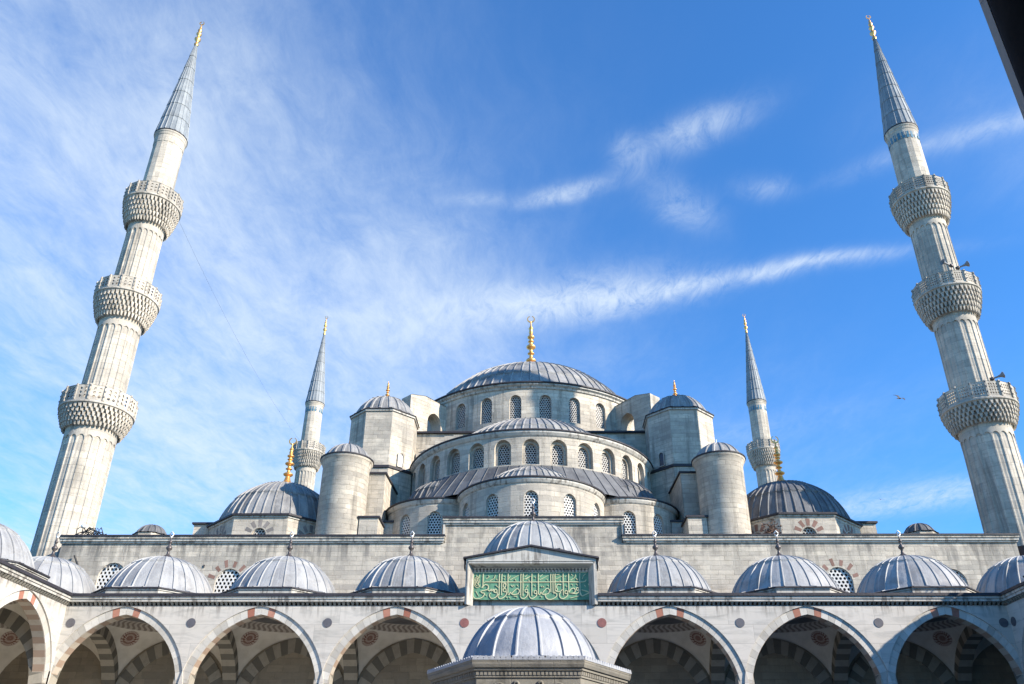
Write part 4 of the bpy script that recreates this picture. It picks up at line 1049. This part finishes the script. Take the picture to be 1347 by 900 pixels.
def ribbon(pts, w0, w1=None, curve=True):
    q = [P2(p) for p in pts]; q = spline(q) if curve and len(q) > 2 else q; n = len(q); w1 = w0 if w1 is None else w1
    zoff[0] = (zoff[0]+1) % 9; yy = yb-0.035-0.0012*zoff[0]
    L=[]; Rr=[]
    for i, p in enumerate(q):
        a = q[max(i-1,0)]; b = q[min(i+1,n-1)]; dx, dz = b[0]-a[0], b[1]-a[1]; l = sqrt(dx*dx+dz*dz) or 1
        t = i/(n-1); wd_ = (w0*(1-t)+w1*t)/2; L.append((p[0]-dz/l*wd_, p[1]+dx/l*wd_)); Rr.append((p[0]+dz/l*wd_, p[1]-dx/l*wd_))
    for i in range(n-1):
        A = [(L[i][0],yy,L[i][1]),(Rr[i][0],yy,Rr[i][1]),(Rr[i+1][0],yy,Rr[i+1][1]),(L[i+1][0],yy,L[i+1][1])]
        LT.poly(A)
        for e in (L, Rr): LT.poly([(e[i][0],yy,e[i][1]),(e[i+1][0],yy,e[i+1][1]),(e[i+1][0],yb,e[i+1][1]),(e[i][0],yb,e[i][1])])
W_ = 0.041
def circ(cx, cy, r, f): return [f((cx+r*cos(2*pi*i/8), cy+r*sin(2*pi*i/8))) for i in range(9)]
for x, y0, y1 in ((452,245,470),(740,245,590),(785,250,585),(895,245,575),(1122,250,600),(1162,245,600)): ribbon([pa((x+6,y0)), pa((x,y0+40)), pa((x,y1))], W_*1.1, W_*0.9, False)
for x, y0, y1 in ((105,250,600),(220,245,570),(440,245,540),(480,245,545),(517,245,540),(660,245,590),(757,245,545),(955,245,590)): ribbon([pbx((x+6,y0)), pbx((x,y0+40)), pbx((x,y1))], W_*1.1, W_*0.9, False)
ribbon([pa((468,392)), pa((500,380)), pa((900,382)), pbx((220,382)), pbx((700,380)), pbx((1000,382)), pbx((1050,372)), pbx((1068,345))], W_*0.8, W_*0.9, False)
for pts in ([(430,470),(490,425),(545,440),(540,490),(480,512),(420,525),(440,550),(485,560),(455,610),(390,638),(320,635),(285,600),(282,540)],
            [(545,505),(575,522),(600,492),(612,522),(640,492),(650,535),(690,548)], [(705,540),(708,585),(670,622),(610,635),(572,600),(572,560)],
            [(865,525),(868,575),(810,625),(755,640),(722,605),(738,560)], [(830,392),(858,428),(838,465),(812,448),(830,392)], [(790,385),(835,390),(870,420)],
            [(893,560),(918,576),(940,540),(960,565),(1000,577),(1075,562),(1098,512),(1060,487),(1005,520),(962,562)],
            [(1245,535),(1237,590),(1182,636),(1132,628),(1110,570)]): ribbon([pa(p) for p in pts], W_, W_*0.85)
for c in ((680,520,25),(838,508,27),(1222,518,25)): ribbon(circ(*c, pa), W_*0.9)
for pts in ([(195,560),(180,600),(105,640),(62,600),(50,540)], [(220,560),(245,576),(265,540),(287,566),(330,577),(398,556),(416,506),(376,482),(322,520),(287,564)],
            [(338,560),(352,618),(402,650),(480,640),(545,592),(522,552),(484,556),(540,512)], [(625,428),(565,420),(540,460),(560,500),(540,528),(600,530),(645,498)],
            [(742,560),(722,600),(655,640),(602,620),(590,572),(618,540)], [(757,540),(800,492),(850,480),(872,520),(840,550),(770,556),(890,560),(938,525),(930,490)],
            [(960,545),(985,596),(1050,575),(1112,545),(1045,518),(1000,508),(985,500)]): ribbon([pbx(p) for p in pts], W_, W_*0.85)
for c in ((170,538,25),(712,540,25),(912,490,22)): ribbon(circ(*c, pbx), W_*0.9)
for a, b in (((935,348),(1090,272)),((1190,340),(1290,292)),((575,362),(650,325)),((650,325),(668,270)),((510,330),(560,305)),((560,305),(535,275)),((1000,600),(1060,610)),((905,330),(940,285)),((330,525),(380,600)),((1195,300),(1240,265))): ribbon([pa(a), pa(b)], W_*0.7, W_*0.4, False)
for a, b in (((250,348),(402,280)),((540,335),(640,290)),((790,355),(868,312)),((868,312),(885,260)),((1000,335),(1020,285)),((1020,285),(1062,255)),((780,632),(925,600)),((0,340),(85,290)),((545,270),(600,262)),((700,300),(722,285)),((0,470),(40,440)),((250,300),(300,262))): ribbon([pbx(a), pbx(b)], W_*0.7, W_*0.4, False)
for x, y in ((838,300),(700,345),(1030,350),(690,440),(720,460),(980,450),(960,440),(1000,440),(1070,440),(1240,440),(1270,360),(835,340),(880,620),(930,625),(515,590),(590,560),(1050,610)): ribbon([pa((x-10,y-12)), pa((x+8,y+14))], W_*0.75, W_*0.5, False)
for x, y in ((165,310),(160,440),(280,455),(312,455),(395,440),(380,345),(610,365),(720,450),(820,425),(905,425),(905,340),(1045,440),(270,610),(350,235),(60,235),(820,270),(1110,420)): ribbon([pbx((x-10,y-12)), pbx((x+8,y+14))], W_*0.75, W_*0.5, False)
for k, rr in enumerate((70, 48, 26)): ribbon([pa((352+rr*cos(0.5+k+i*0.62)*0.85, 385+rr*sin(0.5+k+i*0.62)*1.2)) for i in range(9)], W_*0.55)
for a in ((330,270,380,440),(395,265,310,420),(300,340,400,460)): ribbon([pa((a[0],a[1])), pa((a[2],a[3]))], W_*0.5, W_*0.5, False)
ribbon([pa((282,232)), pbx((1090,228))], 0.035, 0.035, False); ribbon([pa((282,236)), pa((280,650))], 0.03, 0.03, False)
LT.build('lettering', 'lettering', panel)

# ---- the side arcades
sideL, _ = arcade('side_arcade', 'sunlit arcade wing running out of the left edge beside the portico', (-22.55, AY-3*B, 0), pi/2, 6, -19.5, 19.5, medals=[(B*k, 'medallion_grey') for k in (-2,-1,0,1,2)], group='arcade wings of the courtyard')
sideR, _ = arcade('side_arcade', 'shaded arcade wing at the right edge beside the portico', (22.67, AY-3*B, 0), -pi/2, 6, -19.5, 19.5, medals=[(B*k, 'medallion_grey') for k in (-2,-1,0,1,2)]+[(-19.2, 'medallion_grey')], group='arcade wings of the courtyard')
for root, s in ((sideL, -1), (sideR, 1)):
    bw = MB(); bw.box(-19.5, 19.5, 6.78, 6.95, 0, 10.8); bw.build('back_wall', 'stone_inner', root)
    for k in range(6): cupola(root, (k-2.5)*B, 3.27, 11.22, 2.82)

# ================================================================== FOUNTAIN
fx, fy = 0.02, 21.0
ft = thing('ablution_fountain', 'small six-sided domed ablution fountain in the middle of the courtyard', 'fountain', (fx, fy, 0))
RF = 2.46; apf = RF*cos(pi/6); hexp = lambda r: [(r*cos(pi/3*i), r*sin(pi/3*i)) for i in range(6)]
bd = MB()
for k in range(6):
    a = -pi/2+pi/3*k; apb = apf-0.17; side = 2*apb*math.tan(pi/6); nx, ny = cos(a), sin(a); tx, ty = -ny, nx
    ar = [(-side/2+0.22, 0.9), (side/2-0.22, 0.9)] + pointed(side/2-0.22, 1.0, 8, 0, 2.95)
    wall(bd, [(-side/2, 0), (side/2, 0), (side/2, 4.20), (-side/2, 4.20)], [ar], lambda u, z, d: (nx*(apb-d)+tx*u, ny*(apb-d)+ty*u, z), 0.25)
    # carved scrolls in the spandrels: raised curls
    for sx in (-1, 1):
        for (cx_, cz_, rr, tw) in ((0.62, 3.72, 0.20, 1), (0.28, 3.86, 0.12, -1), (0.92, 3.45, 0.15, 1), (0.98, 3.80, 0.10, -1), (0.45, 3.62, 0.09, -1)):
            pts = []
            for i in range(14):
                th = i*0.55*tw; r_i = rr*(1-i/16); u = sx*(cx_+r_i*cos(th)); z = cz_+0.20+r_i*sin(th)
                pts.append((nx*(apb+0.012)+tx*u, ny*(apb+0.012)+ty*u, z))
            bd.tube(pts, 0.030, 5)
    L = pointed(side/2-0.17, 1.06, 10, 0, 2.95)
    bd.tube([(nx*(apb+0.01)+tx*u, ny*(apb+0.01)+ty*u, z) for u, z in L], 0.04, 6)
body = bd.build('arcade_wall', 'stone_fountain', ft)
fz = MB(); fz.prism(hexp(RF-0.16), 4.202, 4.24); fz.prism(hexp(RF-0.15), 4.242, 4.34); 
for k in range(6):      # upright carved tongues on the frieze
    A = Vector(hexp(RF-0.15)[k]); Bv = Vector(hexp(RF-0.15)[(k+1)%6]); nt = 26
    nn = Vector(((A+Bv)/2)).normalized()
    for i in range(nt):
        c = A.lerp(Bv, (i+0.5)/nt); t = (Bv-A).normalized()*0.030; o2_ = nn*0.014
        q = [c-t, c+t, c+t+o2_, c-t+o2_]
        fz.prism([(p.x, p.y) for p in q], 4.25, 4.33)
fz.prism(hexp(RF-0.10), 4.342, 4.40); fz.build('frieze', 'stone_fountain', ft)
ev = MB(); 
for z0, z1, r0, r1 in ((4.402, 4.46, RF-0.05, RF-0.02), (4.46, 4.58, RF-0.02, RF+0.0)):
    a = [ev.vert((p[0], p[1], z0)) for p in hexp(r0)]; b = [ev.vert((p[0], p[1], z1)) for p in hexp(r1)]
    for i in range(6): j=(i+1)%6; ev.face((a[i], a[j], b[j], b[i]))
    ev.face(a[::-1]); ev.face(b)
evo = ev.build('eave', 'stone_fountain', ft)
sc = MB()                # scalloped lead hem on the eave
for k in range(6):
    A = Vector(hexp(RF-0.01)[k]); Bv = Vector(hexp(RF-0.01)[(k+1)%6]); nt = 20; nn = ((A+Bv)/2).normalized()
    for i in range(nt):
        c = A.lerp(Bv, (i+0.5)/nt); L = (Bv-A).length/nt*0.49
        t = (Bv-A).normalized()
        for j in range(5):
            a0, a1 = pi*j/5, pi*(j+1)/5
            p = [c+t*L*cos(a0), c+t*L*cos(a1)]
            sc.poly([(p[0].x+nn.x*.015, p[0].y+nn.y*.015, 4.575+0.065*sin(a0)), (p[1].x+nn.x*.015, p[1].y+nn.y*.015, 4.575+0.065*sin(a1)), (p[1].x-nn.x*.5, p[1].y-nn.y*.5, 4.60+0.065*sin(a1)), (p[0].x-nn.x*.5, p[0].y-nn.y*.5, 4.60+0.065*sin(a0))], 0, 0.6)
            sc.poly([(p[0].x+nn.x*.015, p[0].y+nn.y*.015, 4.575+0.065*sin(a0)), (p[1].x+nn.x*.015, p[1].y+nn.y*.015, 4.575+0.065*sin(a1)), (p[1].x+nn.x*.015, p[1].y+nn.y*.015, 4.548), (p[0].x+nn.x*.015, p[0].y+nn.y*.015, 4.548)], 0, 0.6)
sc.build('scalloped_hem', 'lead_fountain', evo)
dm = MB(); lead_dome(dm, 1.585, 0, 1.37, 18, 2, 0.042, 0.055, eave=(apf-0.05, 6, -0.10, pi/6), sub=3, steps=8, spread=0.6)
dm.build('fountain_dome', 'lead_fountain', ft, (0, 0, 4.72))
bs = MB(); bs.prism(hexp(2.0), 0.0, 0.9); bs.build('basin', 'marble_trim', ft)

# ================================================================== NEAR ENTRANCE ARCADE (the photographer stands under it)
en = thing('entrance_arcade', 'dark shaded column of the near arcade at the top right corner', 'arcade', (0, 3.05, 0))
mb = MB(); hl = []
out = [(-16.6, 6.42)]
for k in (-2, -1, 0, 1, 2):
    cx_ = -0.13+6.5*k; out += pointed(2.92, 3.3, 10, cx_, 6.42)[::-1]
out += [(16.4, 6.42), (16.4, 10.5), (-16.6, 10.5)]
wall(mb, out, [], lambda u, z, d: (u, -0.35, z), 0.0); wall(mb, out, [], lambda u, z, d: (u, 0.35, z), 0.0)
for i in range(len(out)-3):
    a, b = out[i], out[i+1]; mb.poly([(a[0],-0.35,a[1]),(b[0],-0.35,b[1]),(b[0],0.35,b[1]),(a[0],0.35,a[1])])
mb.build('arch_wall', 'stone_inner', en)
for k in (-2, -1, 0, 1, 2, 3):
    c = MB(); c.lathe([(0.50, 0), (0.50, 0.2), (0.42, 0.36), (0.39, 0.5), (0.385, 3.5), (0.37, 6.0), (0.42, 6.2), (0.52, 6.40)], 32, 0, None, True)
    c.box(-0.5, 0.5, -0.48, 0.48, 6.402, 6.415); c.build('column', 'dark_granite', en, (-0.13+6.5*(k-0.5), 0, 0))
jb = MB(); jb.box(2.936, 3.7, 0.37, 0.43, 0, 9.7); jb.build('column_lit_edge', 'marble_trim', en)  # pale strip added to stand in for the column's lit edge
rf = MB(); rf.box(-16.6, 16.4, 0.351-7.5, -0.352, 9.8, 10.4); rf.build('flat_roof', 'stone_inner', en)
bw = MB(); bw.box(-16.6, 16.4, -7.6, -7.16, 0, 10.4); bw.box(16.402, 16.8, -7.6, 0.3, 0, 10.4); bw.box(-17.0, -16.602, -7.6, 0.3, 0, 10.4); bw.build('back_wall', 'stone_inner', en)

# ================================================================== SMALL THINGS
def speaker(label, loc, yaw, pitch):
    root = thing('loudspeaker', label, 'loudspeaker', loc, yaw, 'loudspeakers on the right minaret'); root.scale = (0.72, 0.72, 0.72)
    h = MB(); h.lathe([(0.07, 0.0), (0.08, 0.35), (0.14, 0.62), (0.30, 0.85), (0.31, 0.87), (0.26, 0.84), (0.05, 0.5)], 18, 0, None, True)
    h.v = [(z*cos(pitch)-x*sin(pitch), y, z*sin(pitch)+x*cos(pitch)) for x, y, z in h.v]; h.build('horn', 'speaker_grey', root)
    d = MB(); d.lathe([(0.0, -0.32), (0.15, -0.32), (0.17, -0.28), (0.17, -0.04), (0.12, 0.02), (0.0, 0.02)], 14, 0, None, True)
    d.v = [(z*cos(pitch)-x*sin(pitch), y, z*sin(pitch)+x*cos(pitch)) for x, y, z in d.v]; d.build('driver', 'dark_bronze', root)
    p = MB(); p.tube([(-0.1, 0, -0.05), (-0.1, 0, -0.75)], 0.035, 6); p.build('bracket', 'dark_bronze', root)
ca = radians(239)
speaker('grey horn loudspeaker pointing right above the lowest balcony rail of the right minaret', (30.15, 48.35, 26.75), radians(-20), 0.25)
speaker('grey horn loudspeaker pointing left above the middle balcony rail of the right minaret', (29.30, 48.15, 35.6), radians(200), 0.2)
speaker('grey horn loudspeaker pointing right above the middle balcony rail of the right minaret', (29.95, 48.2, 35.45), radians(-15), 0.3)
# light-string cable between the two left minarets
c = MB(); a = Vector((-27.5, 51.2, 42.3)); b = Vector((-30.2, 97.9, 44.0))
c.tube([a.lerp(b, t/24)-Vector((0, 0, 1.1*4*(t/24)*(1-t/24))) for t in range(25)], 0.006, 5)
tag(c.build('cable', 'black_cable'), 'thin dark cable strung between the two left minarets', 'cable')
c = MB(); c.tube([(-26.6, 47.15, 14.75), (-25.9, 46.6, 13.9), (-25.1, 46.3, 13.1), (-24.4, 46.0, 12.45)], 0.055, 7)
tag(c.build('drain_pipe', 'black_cable'), 'dark thin pipe slanting down the hall wall behind the leftmost portico domes', 'pipe')
# tangle of cables and a lamp on the wall head by the left minaret
c = MB()
random.seed(3)
for k in range(9):
    x = -27.3+random.random()*0.4; pts = [(x, 47.25+random.random()*0.3, 15.82)]
    for i in range(7): x += 0.12+random.random()*0.28; pts.append((x, 47.1+random.random()*0.5, 15.86+0.75*random.random()*sin(pi*(i+1)/8)))
    c.tube(pts, 0.028, 5)
tag(c.build('cable_tangle', 'black_cable'), 'tangle of dark wires on the wall top beside the left minaret', 'cables')
fl = thing('floodlight', 'small pale floodlight among wires on the wall top by the left minaret', 'lamp', (-26.55, 47.2, 15.8))
m = MB(); m.tube([(0,0,0),(0,0,0.62)], 0.025, 6); m.build('stem', 'dark_bronze', fl)
m = MB(); m.lathe([(0.0, 0.60), (0.12, 0.62), (0.15, 0.72), (0.12, 0.82), (0.0, 0.86)], 12, 0, None, True); m.build('lamp_head', 'pale_metal', fl)
# gulls in the sky, pigeons on the drum edge
def gull(label, loc, rz, span, roll):
    b = MB(); s = span
    rows = [(-0.24*s, 0.004*s), (-0.18*s, 0.03*s), (0.0, 0.055*s), (0.12*s, 0.045*s), (0.17*s, 0.025*s), (0.22*s, 0.006*s)]
    prev = None
    for x, r in rows:
        ring = [b.vert((x, r*cos(2*pi*i/8), r*0.9*sin(2*pi*i/8))) for i in range(8)]
        if prev:
            for i in range(8): b.face((prev[i], prev[(i+1)%8], ring[(i+1)%8], ring[i]), 0, 0.5, None, True)
        prev = ring
    for sy in (-1, 1):
        pts = [((0.09*s, 0.03*s*sy, 0.02*s), (-0.07*s, 0.03*s*sy, 0.015*s)), ((0.11*s, 0.22*s*sy, 0.10*s), (-0.05*s, 0.22*s*sy, 0.095*s)), ((0.05*s, 0.40*s*sy, 0.09*s), (-0.06*s, 0.38*s*sy, 0.085*s)), ((-0.05*s, 0.52*s*sy, 0.05*s), (-0.07*s, 0.50*s*sy, 0.05*s))]
        for dz in (0, 0.012*s):
            for i in range(3):
                q = [pts[i][0], pts[i+1][0], pts[i+1][1], pts[i][1]]
                b.poly([(p[0], p[1], p[2]+dz) for p in q], 1)
    b.poly([(-0.22*s, 0.01*s, 0), (-0.22*s, -0.01*s, 0), (-0.33*s, -0.05*s, 0.004*s), (-0.33*s, 0.05*s, 0.004*s)], 0)
    o = b.build('gull', ['white_feather', 'grey_feather'], None, loc, rz); o.rotation_euler = (roll, -0.2, rz); return tag(o, label, 'bird', 'gulls in the sky')
gull('larger dark gull gliding in the blue sky beside the right minaret', (27.45, 56.0, 29.07), radians(20), 1.15, 0.75)
gull('tiny distant gull low in the sky above the right gallery dome', (38.35, 88, 32.33), radians(60), 0.9, 0.5)
def pigeon(label, loc, rz):
    b = MB(); prev = None
    for x, z, r in ((-0.20, 0.10, 0.01), (-0.12, 0.13, 0.05), (0.0, 0.17, 0.085), (0.08, 0.23, 0.065), (0.12, 0.30, 0.04), (0.15, 0.33, 0.045), (0.19, 0.33, 0.02), (0.22, 0.32, 0.006)):
        ring = [b.vert((x, r*cos(2*pi*i/8), z+r*sin(2*pi*i/8))) for i in range(8)]
        if prev:
            for i in range(8): b.face((prev[i], prev[(i+1)%8], ring[(i+1)%8], ring[i]), 0, 0.5, None, True)
        prev = ring
    for s in (-1, 1): b.tube([(0, 0.03*s, 0.12), (0.02, 0.03*s, 0.0)], 0.012, 5)
    return tag(b.build('pigeon', 'grey_feather', None, loc, rz), label, 'bird', 'pigeons on the roofs')
def on_drum(ang, r, z): a = radians(ang); return (XC+r*sin(a), YC-r*cos(a), z)
pigeon('dark pigeon perched on the left end of the main drum cornice', on_drum(-66, 11.95, 34.25), 0.6)
pigeon('dark pigeon perched beside the left weight tower dome', (-9.9, 61.6, 30.0), 2.2)
# dry weed rooted on the wall head by the right turret
t = thing('wall_shrub', 'dry brown weed on the wall top between right turret and corner dome', 'plant', (14.9, 50.5, 15.7))
st_ = MB(); lf = MB(); random.seed(11)
for k in range(9):
    x, y, z = random.uniform(-.25,.25), random.uniform(-.2,.2), 0; pts = [(x*.3, y*.3, 0)]
    for i in range(5):
        x += random.uniform(-.16,.16); z += 0.42*random.uniform(.6,1.1); pts.append((x, y, z))
        for j in range(7):
            p = Vector((x+random.uniform(-.2,.2), y+random.uniform(-.2,.2), z+random.uniform(-.2,.2))); a = random.random()*6.28; e = Vector((cos(a), sin(a), random.uniform(-.6,.6)))*0.09; g2 = Vector((-sin(a)*.5, cos(a)*.5, .6))*0.07
            lf.poly([p-e, p-g2, p+e, p+g2])
    st_.tube(pts, 0.02, 5)
st_.build('stem', 'dead_leaf', t); lf.build('leaves', 'dead_leaf', t)
